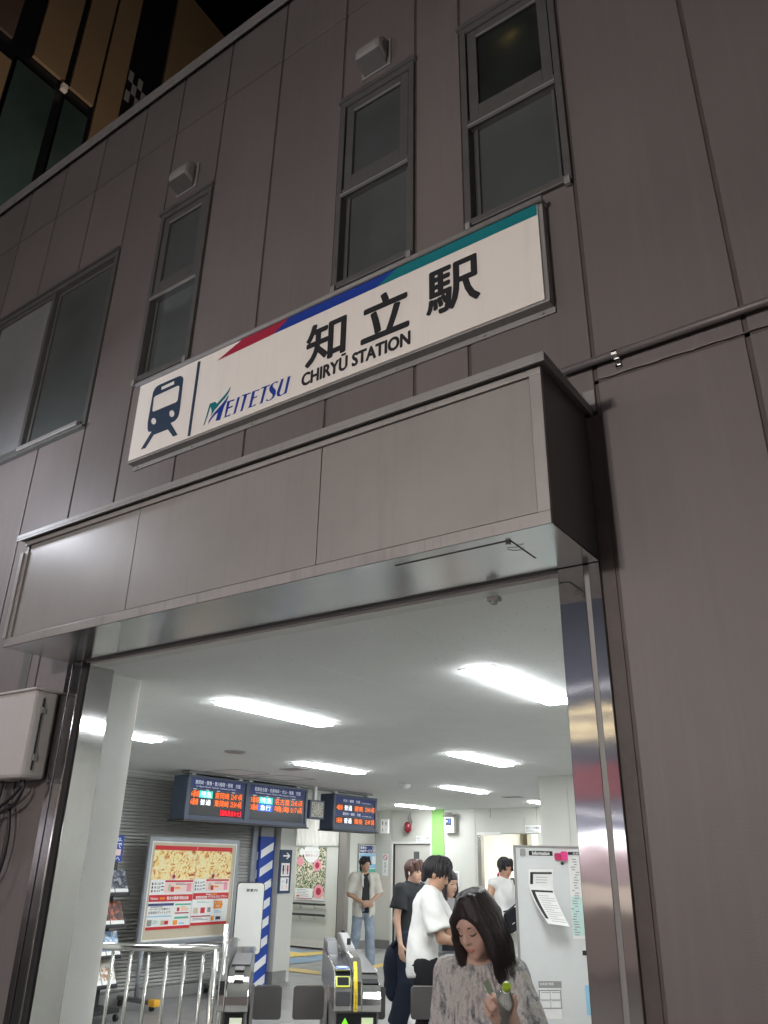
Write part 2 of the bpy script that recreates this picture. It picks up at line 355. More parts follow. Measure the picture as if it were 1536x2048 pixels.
# main building
B = thing('station_building', 'station entrance building clad in dark brown-grey panels behind the station sign', 'building', (-3, WY, 0))
cols = [-12.4,-11.8,-11.2,-10.6,-10.0,-9.4,-8.8,-8.25,-7.65,-7.05,-6.35,-5.76,-5.17,-4.60,-4.115,-3.555,-2.965,-2.37,-1.80,-1.49,-.898,-.305,.29,.885,1.48,2.075,2.67,3.265]
ZT = 7.68; ZH = 7.0; G = .009
sealr = MB(); wp_n = 0
def panel(x0, x1, z0, z1):
    global wp_n
    if x1-x0 < .05 or z1-z0 < .05: return
    wp_n += 1
    o = MB().box((x0+G, WY, z0+G), (x1-G, WY+.045, z1-G)).build('wall_panel', M['panel'], B, bevel=.004)
wins = {('a'): (-6.35, -4.60, 4.41, 6.02), ('b'): (-4.115, -3.555, 4.585, 6.10), ('c'): (-2.37, -1.80, 4.585, 6.10), ('d'): (-1.49, -.898, 4.585, 6.10)}
for c0, c1 in zip(cols[:-1], cols[1:]):
    w = [q for q in wins.values() if q[0]-.01 <= c0 and c1 <= q[1]+.01]
    over_open = c1 <= -.89 and c0 >= -4.27+.16
    zb = 3.30 if (c0 >= -4.27 and c1 <= -.89) else (3.445 if c0 >= -.9 else 0.0)
    if c0 >= -.9:
        panel(max(c0, -.925+.015) if c0 < -.89 else c0, c1, 0, 3.445)
    if c0 == -4.60:   # column cut by the canopy's left end
        panel(c0, -4.262, 0, 3.30); zb = 3.30
    if w:
        panel(c0, c1, zb, w[0][2]); panel(c0, c1, w[0][3], ZH)
    elif c0 == -1.80:
        panel(-1.80, -1.49, zb, ZH)
    elif c0 == -5.17 or c0 == -5.76: pass
    elif c0 < -4.6 and zb == 0.0:
        panel(c0, c1, 0, 3.4); panel(c0, c1, 3.4, ZH)
    else: panel(c0, c1, zb, ZH)
    panel(c0, c1, ZH, ZT)
MB().box((-.9575, WY+.004, 0), (-.903, WY+.05, 3.29)).build('edge_trim', M['sealant'], B)
# sealant / backing behind the joints, with openings left for door and windows
bk = MB()
def backing(x0, x1, z0, z1): bk.box((x0, WY+.008, z0), (x1, WY+.044, z1))
for c in cols:
    for (z0, z1) in ((0, 3.3), (3.3, 4.4), (4.4, 6.12), (6.12, ZT)):
        if -4.2 < c < -1.0 and z0 == 0: continue
        if c in (-5.76, -5.17) and z0 == 4.4: continue
        bk.box((c-G*1.05, WY+.009, z0), (c+G*1.05, WY+.05, z1))
bk.box((-12.4, WY+.009, ZH-G), (3.3, WY+.05, ZH+G))
bk.box((-.925, WY+.009, 3.445-G), (3.3, WY+.05, 3.445+G)); bk.box((-12.4, WY+.009, 3.4-G), (-4.6, WY+.05, 3.4+G))
bk.build('joint_sealant', M['sealant'], B)
core = MB()
core.box((-12.4, WY+.052, 6.12), (3.3, WY+.25, ZT)); core.box((-12.4, WY+.12, 3.30), (3.3, WY+.25, 6.12))
core.box((-12.4, WY+.052, 0), (-4.36, WY+.25, 3.30)); core.box((-1.12, WY+.052, 0), (3.3, WY+.25, 3.30)); core.box((-4.36, WY+.052, ZS), (-1.12, WY+.25, 3.30))
core.box((-12.4, WY+.25, ZC+.35), (3.3, 24, ZT-.1))
core.build('wall_core', M['gap'], B)
# roof coping
cp = MB(); cp.box((-12.45, WY-.05, ZT), (3.35, WY+.35, ZT+.045)); cp.box((-12.45, WY-.05, ZT-.07), (3.35, WY-.035, ZT))
cp.build('roof_coping', M['coping'], B, bevel=.004)
# windows
def bar(mb, x0, z0, x1, z1, y0, y1, m=0): mb.box((x0, y0, z0), (x1, y1, z1), m)
def tall_window(x0, x1, z0, z1, glow=False, lab=None):
    wm = MB(); t = .042; zt = 5.315
    bar(wm, x0+.006, z0, x0+t, z1, WY-.014, WY+.10); bar(wm, x1-t, z0, x1-.006, z1, WY-.014, WY+.10)
    bar(wm, x0+t, z0, x1-t, z0+t, WY-.014, WY+.10); bar(wm, x0+t, z1-t, x1-t, z1, WY-.014, WY+.10)
    bar(wm, x0+t+.022, z0+t, x0+t+.038, zt-.03, WY+.028, WY+.06); bar(wm, x1-t-.038, z0+t, x1-t-.022, zt-.03, WY+.028, WY+.06)
    # drip head
    wm.box((x0-.012, WY-.03, z1), (x1+.012, WY+.02, z1+.028))
    wo = wm.build('window', M['frame'], B, bevel=.003)
    if lab: wo['label'] = lab
    # upper opening sash
    sm = MB(); s0, s1 = x0+t+.008, x1-t-.008; b0, b1 = zt+.028, z1-t-.008; f = .058
    bar(sm, s0, b0, s0+f, b1, WY-.004, WY+.05); bar(sm, s1-f, b0, s1, b1, WY-.004, WY+.05)
    bar(sm, s0+f, b0, s1-f, b0+f+.03, WY-.004, WY+.05); bar(sm, s0+f, b1-f, s1-f, b1, WY-.004, WY+.05)
    sm.build('sash', M['frame'], wo, bevel=.003)
    tr = MB(); bar(tr, x0+t, zt-.03, x1-t, zt+.024, WY-.010, WY+.08); tr.build('transom', M['frame'], wo, bevel=.003)
    MB().box((x0+t, WY-.024, zt-.038), (x1-t, WY-.008, zt-.026)).build('edge_strip', M['bright_edge'], wo); MB().box((s0+f, WY-.008, b1-f-.009), (s1-f, WY+.002, b1-f-.001)).build('edge_strip', M['bright_edge'], wo)
    MB().box((s0+f, WY+.018, b0+f), (s1-f, WY+.026, b1-f)).build('pane', M['pane_glow'] if glow else M['pane'], wo)
    MB().box((x0+t, WY+.045, z0+t), (x1-t, WY+.053, zt-.03)).build('pane', M['pane'], wo)
    for xq in (x0+.012, x1-.040): MB().box((xq, WY-.030, z0-.035), (xq+.028, WY-.012, z0+.012)).build('corner_clip', M['coping'], wo)
    return wo
# translucent pane for the right-hand window; an added lamp behind it makes the glow
m = mat('frosted_glass_glow', (.03, .036, .034), .34, var=.25, vs=2.5, bump=.12, bs=300); N, L = nodes(m)
tr_ = N.new('ShaderNodeBsdfTranslucent'); tr_.inputs[0].default_value = (.5, .46, .33, 1); ms = N.new('ShaderNodeMixShader'); ms.inputs[0].default_value = .35
L.new(N['Principled BSDF'].outputs[0], ms.inputs[1]); L.new(tr_.outputs[0], ms.inputs[2]); L.new(ms.outputs[0], N['Material Output'].inputs[0]); M['pane_glow'] = m
tall_window(*wins['b']); tall_window(*wins['c']); tall_window(*wins['d'], glow=True, lab='tall window whose upper pane glows faintly yellow')
ld = bpy.data.lights.new('added_pane_lamp', 'SPOT'); ld.energy = .55; ld.color = (1, .86, .5); ld.spot_size = rad(150); ld.spot_blend = 1; ld.shadow_soft_size = .05
lo = bpy.data.objects.new('added_pane_lamp', ld); COL.objects.link(lo); lo.location = (-1.17, WY+.112, 5.86)
lo.rotation_euler = (rad(80), 0, rad(165))
# left sliding window
x0, x1, z0, z1 = wins['a']; wm = MB(); t = .04
bar(wm, x0, z0, x0+t, z1, WY-.014, WY+.1); bar(wm, x1-t, z0, x1, z1, WY-.014, WY+.1); bar(wm, x0+t, z1-t, x1-t, z1, WY-.014, WY+.1); bar(wm, x0+t, z0, x1-t, z0+t, WY-.03, WY+.1)
wm.box((x0-.012, WY-.035, z1), (x1+.012, WY+.02, z1+.022)); wm.box((x0-.01, WY-.04, z0-.02), (x1+.01, WY, z0))
wo = wm.build('window', M['frame'], B, bevel=.003); wo['label'] = 'wide two-leaf sliding window at the left'
sm = MB(); bar(sm, -5.47, z0+t, -5.43, z1-t, WY-.006, WY+.06); bar(sm, x0+t, z0+t, x0+t+.03, z1-t, WY+.0, WY+.05); bar(sm, x0+t, z1-t-.03, -5.47, z1-t, WY, WY+.05); bar(sm, x0+t, z0+t, -5.47, z0+t+.04, WY, WY+.05)
sm.build('sash', M['frame'], wo, bevel=.002)
sm = MB(); bar(sm, -5.43, z0+t, -5.40, z1-t, WY+.03, WY+.07); bar(sm, x1-t-.03, z0+t, x1-t, z1-t, WY+.03, WY+.07); bar(sm, -5.40, z1-t-.03, x1-t-.03, z1-t, WY+.03, WY+.07); bar(sm, -5.40, z0+t, x1-t-.03, z0+t+.04, WY+.03, WY+.07)
sm.build('sash', M['frame'], wo, bevel=.002)
MB().box((x0+t+.03, WY+.02, z0+t+.04), (-5.47, WY+.028, z1-t-.03)).build('pane', M['pane_pale'], wo)
MB().box((-5.40, WY+.045, z0+t+.04), (x1-t-.03, WY+.053, z1-t-.03)).build('pane', M['pane'], wo)
MB().box((-5.40, WY-.05, z0+.005), (x1-.05, WY-.032, z0+.04)).build('sill_bar', M['bright_edge'], wo, bevel=.004)

# ---- canopy box over the entrance
CX0, CX1, CY = -4.244, -.956, 2.332
cn = MB()
cn.box((CX0, CY, ZS), (CX1, CY+.02, 2.704)); cn.box((CX0, CY, 3.262), (CX1, CY+.02, 3.29)); cn.box((-1.004, CY, 2.704), (CX1, CY+.02, 3.262)); cn.box((CX0, CY, 2.704), (CX0+.048, CY+.02, 3.225))
co = cn.build('canopy', M['fascia_edge'], B, bevel=.002)
MB().box((CX0-.012, CY-.012, 2.70), (CX0+.02, CY-.001, 3.215)).build('corner_angle', M['fascia_edge'], co, bevel=.002)
for a, b in ((-4.190, -3.222), (-3.217, -2.003), (-1.998, -1.008)):
    MB().box((a, CY+.010, 2.710), (b, CY+.018, 3.258)).build('fascia_panel', M['fascia'], co, bevel=.0015)
MB().box((CX0+.03, CY+.022, ZS+.02), (CX1-.02, CY+.03, 3.28)).build('backing_sheet', M['gap'], co)
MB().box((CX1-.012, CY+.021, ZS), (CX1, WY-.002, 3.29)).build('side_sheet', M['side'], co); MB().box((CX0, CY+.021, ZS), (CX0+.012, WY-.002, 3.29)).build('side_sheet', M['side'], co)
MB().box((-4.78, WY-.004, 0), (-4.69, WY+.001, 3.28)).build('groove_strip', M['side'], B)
cp = MB(); cp.box((CX0-.045, CY-.035, 3.300), (CX1+.032, WY-.002, 3.325)); cp.box((CX0-.045, CY-.035, 3.285), (CX1+.032, CY-.027, 3.300)); cp.box((CX1+.024, CY-.027, 3.285), (CX1+.032, WY-.002, 3.300))
cp.build('cap_flashing', M['coping'], co, bevel=.002)
sf = MB(); H0, H1, HY0, HY1 = -1.640, -1.140, 2.392, 2.612
# soffit sheet cut round the inspection hatch
for a, b in (((CX0+.0, CY+.001), (H0, WY-.02)), ((H1, CY+.001), (CX1, WY-.02)), ((H0, CY+.001), (H1, HY0)), ((H0, HY1), (H1, WY-.02))):
    sf.box((a[0], a[1], ZS-.002), (b[0], b[1], ZS+.004))
sf.build('soffit_sheet', M['steel_soffit'], co)
MB().box((H0+.003, HY0+.004, ZS-.006), (H1-.004, HY1-.007, ZS-.001)).build('hatch', M['steel_soffit'], co)
MB().box((H0-.0, HY0+.002, ZS+.006), (H1+.002, HY1+.002, ZS+.010)).build('hatch_shadow', M['gap'], co)
MB().tube([(-1.158, 2.41, ZS-.004), (-1.158, 2.41, ZS-.014)], .010, 14).build('hatch_lock', M['steel_soffit'], co)
MB().tube([(-1.185, 2.455, ZS-.009), (-1.165, 2.470, ZS-.012), (-1.140, 2.478, ZS-.012), (-1.125, 2.470, ZS-.009)], .0018, 6).build('hatch_latch', M['side'], co)
# aluminium edge rail and dark slot where the ceiling starts
e_ = MB(); e_.box((-4.10, WY-.012, 2.645), (-1.128, WY+.0, 2.660), 1); e_.box((-4.10, WY+.0005, 2.638), (-1.128, WY+.012, 2.658)); e_.box((-4.16, WY+.0125, 2.628), (-1.128, 2.879, 2.652), 2)
e_.build('ceiling_edge_trim', [M['chrome'], M['side'], M['white']], co)
s_ = MB(); s_.box((-1.47, WY+.05, 2.598), (-1.42, WY+.085, 2.616)); s_.tube([(-1.445, WY+.065, 2.598), (-1.445, WY+.065, 2.585)], .014, 10); s_.build('sensor', M['coping'], co)
# little rivets along the fascia
rv = None
for xx in (-4.12, -3.86, -3.60, -3.26, -3.18, -2.80, -2.42, -2.05, -1.95, -1.55, -1.10):
    for zz in (2.716, 3.252):
        if rv is None: o = MB().box((-.006, -.004, -.006), (.006, .004, .006)).build('rivet', M['steel_dark'], co, bevel=.002); rv = o.data
        else: o = bpy.data.objects.new('rivet', rv); link(o, co)
        o.location = (xx+3, CY+.008-WY, zz)
# ---- steel door jambs
def Px(px, py, Y=WY): return pY(px, py, Y)[0]
j = MB(); xa, xb = Px(1168, 1132), Px(1178, 1132)
j.box((-1.126, WY-.012, -.02), (xa, WY+.10, ZS-.003)); j.box((xb, WY-.012, -.02), (-.958, WY+.10, ZS-.003))
jo = j.build('door_jamb', M['steel'], B, bevel=.002)
MB().box((xa, WY-.008, -.02), (xb, WY+.05, ZS-.006)).build('caulk_strip', M['coping'], jo)
MB().box((-1.150, WY+.095, -.02), (-1.10, WY+.30, ZS-.03)).build('jamb_return', M['white'], jo)
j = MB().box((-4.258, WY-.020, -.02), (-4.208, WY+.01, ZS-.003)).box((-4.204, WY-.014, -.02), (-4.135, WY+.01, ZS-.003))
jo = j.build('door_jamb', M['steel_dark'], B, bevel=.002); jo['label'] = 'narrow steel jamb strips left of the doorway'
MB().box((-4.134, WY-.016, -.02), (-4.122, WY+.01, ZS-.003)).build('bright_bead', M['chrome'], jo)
MB().box((-4.122, WY+.004, -.02), (-4.094, WY+.03, ZS-.003)).build('groove', M['gap'], jo)
MB().box((-4.36, WY+.012, -.02), (-4.082, WY+.185, ZS-.003)).build('reveal_sheet', M['steel'], jo, bevel=.002)
MB().box((-4.40, WY+.187, -.02), (-4.172, WY+.46, ZC)).build('white_post', M['white'], jo, bevel=.004)
# conduit over the right wall
P_ = thing('wall_conduit', 'thin painted conduit running along the right wall from the canopy end', 'pipe', (-1.03, WY, 3.53))
MB().tube([(-1.03, WY-.035, 3.521), (-.2, WY-.035, 3.532), (3.2, WY-.035, 3.56)], .0165, 12).build('tube', M['pipe'], P_, smooth=True)
for xx in (-.795, .6, 2.0):
    zz = 3.522+(xx+.8)*.013
    c = MB(); c.tube([(xx-.011, WY-.035, zz), (xx+.011, WY-.035, zz)], .0195, 12); c.box((xx-.011, WY-.012, zz-.05), (xx+.011, WY-.004, zz-.016)); c.build('clamp', M['chrome'], P_)
sm_ = mat('glossy_sealant', (.20, .18, .175), .18, bump=.9, bs=60)
MB().tube([(x_, WY-.002, 3.452+.002*math.sin(x_*40)) for x_ in np.linspace(-.86, 1.2, 60)], [.0012+.0022*math.sin(i*1.7)**2 for i in range(60)], 6).build('sealant_bead', sm_, B, smooth=True)
MB().box((-.958, WY-.003, 3.34), (-.91, WY+.002, 3.41)).build('bracket_plate', M['coping'], B)
# vent hoods
def hood(cx, cz, label):
    t = thing('vent_hood', label, 'vent', (cx, WY, cz), 'grey vent hoods high on the facade')
    w, h, d = .10, .112, .11
    prof = [(0, h), (-.4*d, h*.93), (-.75*d, h*.66), (-d, h*.1), (-d, -h*.55), (0, -h*.95)]
    b = MB(); n = len(prof)
    L_ = [(cx-w*(1 if i not in (0, n-1) else 1), WY+y-.01, cz+z) for i, (y, z) in enumerate(prof)]
    b.prism(L_, (2*w, 0, 0)); b.build('hood_shell', M['hood'], t, bevel=.034)
    MB().box((cx-w-.012, WY-.012, cz-h*.95-.01), (cx+w+.012, WY-.001, cz+h+.012)).build('flange', M['hood'], t, bevel=.004)
    s = MB(); s.prism([(cx-w+.012, WY-.012, cz-h*.95-.0), (cx-w+.012, WY-d-.004, cz-h*.55-.004), (cx-w+.012, WY-d-.004, cz-h*.55+.0), (cx-w+.012, WY-.012, cz-h*.95+.004)], (2*w-.024, 0, 0)); s.build('opening', M['frame'], t)
M['hood'] = mat('weathered_vent_metal', (.30, .285, .28), .5, metal=.1, var=.05, dirt=.3, dcol=(.15,.13,.12), ds=14)
hood(-3.865, 6.33, 'grey vent hood above the left tall window'); hood(-2.095, 6.33, 'grey vent hood above the middle tall window')

# ---- dark shop block across the street and added street lamps (out of frame: what lights and mirrors in the steel)
S_ = thing('shop_building', 'long low shop row across the street with lit windows', 'building', (-6, -9, 0))
M['shop_wall'] = mat('shop_wall', (.22, .25, .33), .7); M['shop_lit'] = led('lit_shop_window', (1.0, .86, .74), .55); M['shop_red'] = led('dim_red_awning_light', (.42, .16, .19), .30); M['shop_tube'] = led('shop_tube_lamp', (1, .80, .45), 7.0); M['shop_white'] = led('white_tube_lamp', (.95, .93, .95), 7.0); M['shop_mauve'] = led('dim_shop_front', (.62, .47, .49), .40)
MB().box((-26, -12, 0), (14, -9, 8.6)).build('wall', M['shop_wall'], S_)
for xa_ in (-24, -19.5, -15, -10.5, -6, -1.5, 3, 7.5):
    MB().box((xa_, -9.0, .95), (xa_+4.2, -8.98, 1.35)).build('shop_window', M['shop_lit'], S_)
MB().box((-26, -9.02, 0), (14, -8.99, .94)).build('added_glow_base', led('brown_base_glow', (.40, .33, .31), .22), S_)  # added glow along the base, tints the jamb's lower reflection brown
MB().box((-26, -9.02, 1.4), (14, -8.99, 1.9)).build('shop_front', M['shop_mauve'], S_)
MB().box((-26, -8.95, 2.72), (14, -8.9, 3.28)).build('awning', M['shop_red'], S_)
for zz, mm, r_ in ((4.73, 'shop_white', .006), (4.22, 'shop_tube', .012), (3.99, 'shop_tube', .012), (3.85, 'shop_tube', .009), (2.47, 'shop_white', .008), (2.07, 'shop_white', .035), (1.96, 'shop_white', .03)):
    MB().tube([(-26, -8.88, zz), (14, -8.88, zz)], r_, 6).build('light_tube', M[mm], S_)
def added_street_lamp(x, y, z, power, col, label, size=.12):  # unseen lamps that light the facade and shop row
    t = thing('added_street_lamp', label, 'street lamp', (x, y, 0))
    MB().tube([(x, y, 0), (x, y, z+.1)], [.05, .035], 12).build('pole', M['frame'], t, smooth=True)
    MB().box((x-.16, y-.16, z+.1), (x+.16, y+.16, z+.15)).build('lamp_cap', M['frame'], t, bevel=.01)
    l = bpy.data.lights.new('added_lamp_bulb', 'POINT'); l.energy = power; l.color = col; l.shadow_soft_size = size
    o = bpy.data.objects.new('added_lamp_bulb', l); COL.objects.link(o); o.parent = t; o.location = (0, .0, z+.0)
added_street_lamp(-1.9, -2.8, 3.15, 770, (1, .92, .86), 'added short street lamp behind the camera, lighting the facade', .18)  # added key lamp, unseen, brightens sign, canopy and wall panels
added_street_lamp(-7.0, -6.3, 4.2, 300, (.95, .92, .95), 'added cool street lamp that brightens the shop row across the street', .1)  # added lamp, lifts the shop wall mirrored in the jamb
added_street_lamp(-5.45, 1.80, 3.95, 150, (.86, .90, 1.0), 'assumed cool white street lamp just outside the left edge of the photo', .07)  # assumed lamp, inferred from the bluish glow at the far left
FL = thing('added_roof_light', 'added unseen floodlight on the station roof that brightens the tall building', 'floodlight', (-9, 8, 7.6))  # added light hidden by the roof edge, brightens the tower cladding
MB().box((-9.2, 7.8, 7.6), (-8.8, 8.2, 7.9)).build('casing', M['frame'], FL)
l = bpy.data.lights.new('added_roof_bulb', 'SPOT'); l.energy = 2600; l.color = (1, .88, .75); l.spot_size = rad(120); l.spot_blend = .8; l.shadow_soft_size = .2
o = bpy.data.objects.new('added_roof_bulb', l); COL.objects.link(o); o.parent = FL; o.location = (0, 0, .35); o.rotation_euler = (0, rad(125), 0)

# ---- tall patterned building to the left, behind the station roof
TX = -16.0
Tb = thing('tall_building', 'tall building with brown panels and dark glass rising behind the station roof', 'building', (TX-4, 12, 0))
M['t_brown'] = mat('tan_brown_cladding', (.30, .20, .115), .5, var=.06, vs=.4); M['t_red'] = mat('red_brown_cladding', (.13, .085, .07), .5, var=.08, vs=.4)
M['t_glass'] = mat('dark_green_glass', (.05, .075, .068), .25, var=.2, vs=.3); M['t_black'] = mat('black_mullion', (.010, .011, .014), .4); M['t_check'] = flat('pale_check', (.30, .30, .29))
# silhouette follows the sloping roof edge seen against the sky
topA = pX(392, 0, TX); topB = pX(458, 80, TX)
sl = (topB[2]-topA[2])/(topB[1]-topA[1])
def ztop(y): return topA[2]+sl*(y-topA[1])
yA, yB = 2.0, 26.0
tbm = MB(); tbm.add([(TX-.12, yA, 0), (TX-.12, yB, 0), (TX-.12, yB, ztop(yB)), (TX-.12, yA, ztop(yA)), (TX-9, yA, 0), (TX-9, yB, 0), (TX-9, yB, ztop(yB)), (TX-9, yA, ztop(yA))],
   [(0,1,2,3), (4,7,6,5), (0,3,7,4), (1,5,6,2), (3,2,6,7), (0,4,5,1)])
tbm.build('wall', M['t_black'], Tb)
def tp(name, pts, m, d=.10):
    P3 = [pX(x, y, TX) for x, y in pts]; MB().prism([p-np.array([d, 0, 0]) for p in P3], (d, 0, 0)).build(name, M[m], Tb)
def tq(name, yz, m, d=.10):
    MB().prism([(TX-d, y, z) for y, z in yz], (d, 0, 0)).build(name, M[m], Tb)
yy = lambda x, y: pX(x, y, TX)[1]; zz_ = lambda x, y: pX(x, y, TX)[2]
zb1 = zz_(125, 160)          # level where upper cladding meets the glass band
tq('cladding_panel', [(yy(336,120), 15), (yB, 15), (yB, ztop(yB)-.1), (yy(356,0)+.1, ztop(yy(356,0))-.1), (yy(336,120), ztop(yy(336,120))-.1)], 't_brown')
y5, y6 = yy(242,0), yy(287,0)
tq('cladding_panel', [(y5, 12), (y6, 12), (y6, ztop(y6)-.1), (y5, ztop(y5)-.1)], 't_brown')
y3, y4 = yy(184,0)+.02, yy(238,0)-.02
zb = (zz_(137,165)+zz_(182,212))/2
tq('cladding_panel', [(y3, zb), (y4, zb), (y4, ztop(y4)-.1), (y3, ztop(y3)-.1)], 't_brown')
y1, y2 = yy(100,0), yy(172,0)
tq('cladding_panel', [(y1, zb), (y2, zb), (y2, ztop(y2)-.1), (y1, ztop(y1)-.1)], 't_brown')
y0_ = yy(80,0)
tq('cladding_panel', [(yA, zb), (y0_-.35, zb), (y0_-.35, ztop(y0_)-3.2), (yA, ztop(yA)-5.8)], 't_red')
zg = zb-.55
tq('glass_panel', [(y0_-.1, 12), (yy(123,180)-.14, 12), (yy(123,180)-.14, zg), (y0_-.1, zg)], 't_glass', .06)
tq('glass_panel', [(yy(123,180)+.14, 12), (y5-.15, 12), (y5-.15, zg), (yy(123,180)+.14, zg)], 't_glass', .06)
tq('cladding_panel', [(yA, 12), (yy(45,155)-.35, 12), (yy(45,155)-.35, zg-.2), (yA, zg-.2)], 't_brown')
# pale chequers on the dark strip
ck = MB(); cy_, cz_ = yy(258,128), zz_(258,128); u1 = .33; cy_ += .12
for i, jj in ((0,0),(2,0),(1,1),(3,1),(5,1),(0,2),(2,2),(4,2),(6,2),(3,3),(5,3),(4,4)):
    if i == 0 and jj == 2: pass
    yq, zq = cy_+i*.17, cz_-jj*.42-.05
    ck.box((TX-.1, yq, zq-.41), (TX-.085, yq+.165, zq))
ck.build('chequer_print', M['t_check'], Tb)
l_ = pX(126, 178, TX); MB().box((TX-.02, l_[1]-.09, l_[2]-.12), (TX+.12, l_[1]+.09, l_[2]+.12)).build('wall_lamp', M['t_lamp'] if 't_lamp' in M else flat('pale_lamp_casing', (.55,.45,.38), emit=.12), Tb, bevel=.03)

# ---- junction box and cables on the left wall
J = thing('junction_box', 'light grey junction box with hanging cables on the left wall', 'electrical box', (-4.5, 2.6, 1.99))
MB().box((-4.78, 2.60, 1.985), (-4.275, 2.76, 2.474)).build('casing', M['tan_box'], J, bevel=.022)
MB().box((-4.795, 2.588, 2.470), (-4.262, 2.775, 2.484)).build('lid', M['tan_box'], J, bevel=.005)
MB().box((-4.277, 2.655, 2.03), (-4.268, 2.662, 2.43)).build('seam', M['gap'], J)
for zz in (2.36, 2.10): MB().box((-4.276, 2.650, zz-.018), (-4.262, 2.672, zz+.018)).build('hinge', M['coping'], J, bevel=.003)
MB().tube([(-4.60, 2.68, 1.99), (-4.60, 2.68, 1.93), (-4.60, 2.68, 1.86)], [.030, .026, .02], 12).build('gland', M['frame'], J, smooth=True)
def cable(pts, r=.009):
    P0 = [np.array(p, float) for p in pts]; out = []
    for i in range(len(P0)-1):
        a, b, c, d = P0[max(i-1, 0)], P0[i], P0[i+1], P0[min(i+2, len(P0)-1)]
        for t in np.linspace(0, 1, 7)[:-1 if i < len(P0)-2 else None]:
            out.append(.5*((2*b)+(-a+c)*t+(2*a-5*b+4*c-d)*t*t+(-a+3*b-3*c+d)*t**3))
    return MB().tube(out, r, 8).build('cable', M['cable'], J, smooth=True)
cable([(-4.36, 2.68, 1.99), (-4.35, 2.68, 1.93), (-4.42, 2.69, 1.86), (-4.55, 2.70, 1.82), (-4.68, 2.70, 1.78), (-4.8, 2.7, 1.70)])
cable([(-4.40, 2.69, 1.99), (-4.39, 2.69, 1.95), (-4.47, 2.70, 1.90), (-4.62, 2.71, 1.84), (-4.75, 2.72, 1.84)])
cable([(-4.52, 2.72, 1.86), (-4.47, 2.72, 1.70), (-4.50, 2.73, 1.52), (-4.58, 2.73, 1.46), (-4.66, 2.73, 1.60), (-4.68, 2.72, 1.80)], .009)
cable([(-4.60, 2.70, 1.86), (-4.66, 2.72, 1.6), (-4.60, 2.74, 1.2), (-4.62, 2.75, .6), (-4.62, 2.75, 0)], .010)
# ================================================================== STATION SIGN
SY = 2.715
SG = thing('station_sign', 'long white station name sign with train symbol and coloured top stripe above the canopy', 'sign', (-2.55, SY, 3.96))
SX0, SX1, SZ0, SZ1 = -3.937, -1.068, 3.907, 4.480
MB().box((SX0, SY, SZ0), (SX1, WY-.020, SZ1)).build('sign_face', M['sign_white'], SG)
fr = MB(); fr.box((SX0-.012, SY+.004, SZ0-.014), (SX1+.022, WY-.004, SZ0-.001)); fr.box((SX1+.001, SY+.010, SZ0-.001), (SX1+.022, WY-.004, SZ1)); fr.box((SX0-.012, SY+.004, SZ0-.001), (SX0-.001, WY-.004, SZ1)); fr.box((SX0-.012, WY-.012, SZ0-.045), (SX1+.028, WY-.003, SZ0-.014))
fr.build('frame', M['coping'], SG, bevel=.003)
MB().tube([(SX0-.03, SY-.008, SZ1+.004), (SX1+.03, SY-.008, SZ1+.004)], .016, 12).build('top_rail', M['coping'], SG, smooth=True)
MB().box((SX0-.03, SY+.006, SZ1-.002), (SX1+.03, WY-.004, SZ1+.012)).build('top_plate', M['coping'], SG)
for xx in (-3.9, -3.4, -2.9, -2.4, -1.9, -1.4, -1.10):
    MB().tube([(xx, WY-.020, SZ0-.032), (xx, WY-.010, SZ0-.032)], .006, 8).build('screw', M['coping'], SG)
def SQ(x, y): q = pY(x, y, SY); return (q[0], q[2])
def sprint(name, polys, m, off=.0015):
    v, fs = fill2d(polys); b = MB(); b.add([(q[0], SY-off, q[1]) for q in v], [f[::-1] for f in fs]); return b.build(name, M[m], SG)
zt_, zl = SZ1-.003, 4.425
a0 = SQ(434, 722)[0]; s1, s1b = SQ(580, 643)[0], SQ(548, 668)[0]; s2, s2b = SQ(797, 540)[0], SQ(752, 572)[0]
zl = (SQ(548, 668)[1]+SQ(752, 572)[1]+SQ(1082, 430)[1])/3
sprint('red_stripe', [[(a0, SQ(434,722)[1]), (s1b, zl), (s1, zt_), (SQ(482,694)[0]+.02, zt_)]], 'crimson')
sprint('blue_stripe', [[(s1b, zl), (s2b, zl), (s2, zt_), (s1, zt_)]], 'blue'); sprint('teal_stripe', [[(s2b, zl), (SX1-.002, zl), (SX1-.002, zt_), (s2, zt_)]], 'teal')
def Z(pts, ox, oy, sc): return [SQ(ox+a/sc, oy+b/sc) for a, b in pts]
def zi(pts): return Z(pts, 250, 700, 4.151)
def smooth_closed(P, n=4):
    P = np.array(P, float); out = []
    for i in range(len(P)):
        a, b, c, d = P[i-1], P[i], P[(i+1) % len(P)], P[(i+2) % len(P)]
        for t in np.linspace(0, 1, n, endpoint=False): out.append(.5*((2*b)+(-a+c)*t+(2*a-5*b+4*c-d)*t*t+(-a+3*b-3*c+d)*t**3))
    return [tuple(q) for q in out]
cir = lambda cx, cy, rx, ry: zi([(cx+rx*math.cos(t), cy+ry*math.sin(t)) for t in np.linspace(0, 2*math.pi, 24, endpoint=False)])
sprint('train_symbol', [zi([(290,288),(440,222),(460,216),(478,222),(487,240),(484,262),(455,500),(448,535),(438,562),(415,590),(380,607),(438,705),(400,720),(357,660),(240,705),(172,815),(132,827),(222,678),(196,681),(188,655),(190,600),(228,385),(234,352),(248,322),(268,301)]),
   zi([(255,382),(438,298),(450,298),(453,310),(438,418),(425,434),(240,512),(230,510),(229,500),(241,397)]), zi([(304,307),(410,258),(409,285),(303,333)]), cir(239, 592, 20, 27), cir(390, 529, 21, 28)], 'navy')
sprint('divider_line', [zi([(606,98),(630,92),(543,712),(520,718)])], 'navy')
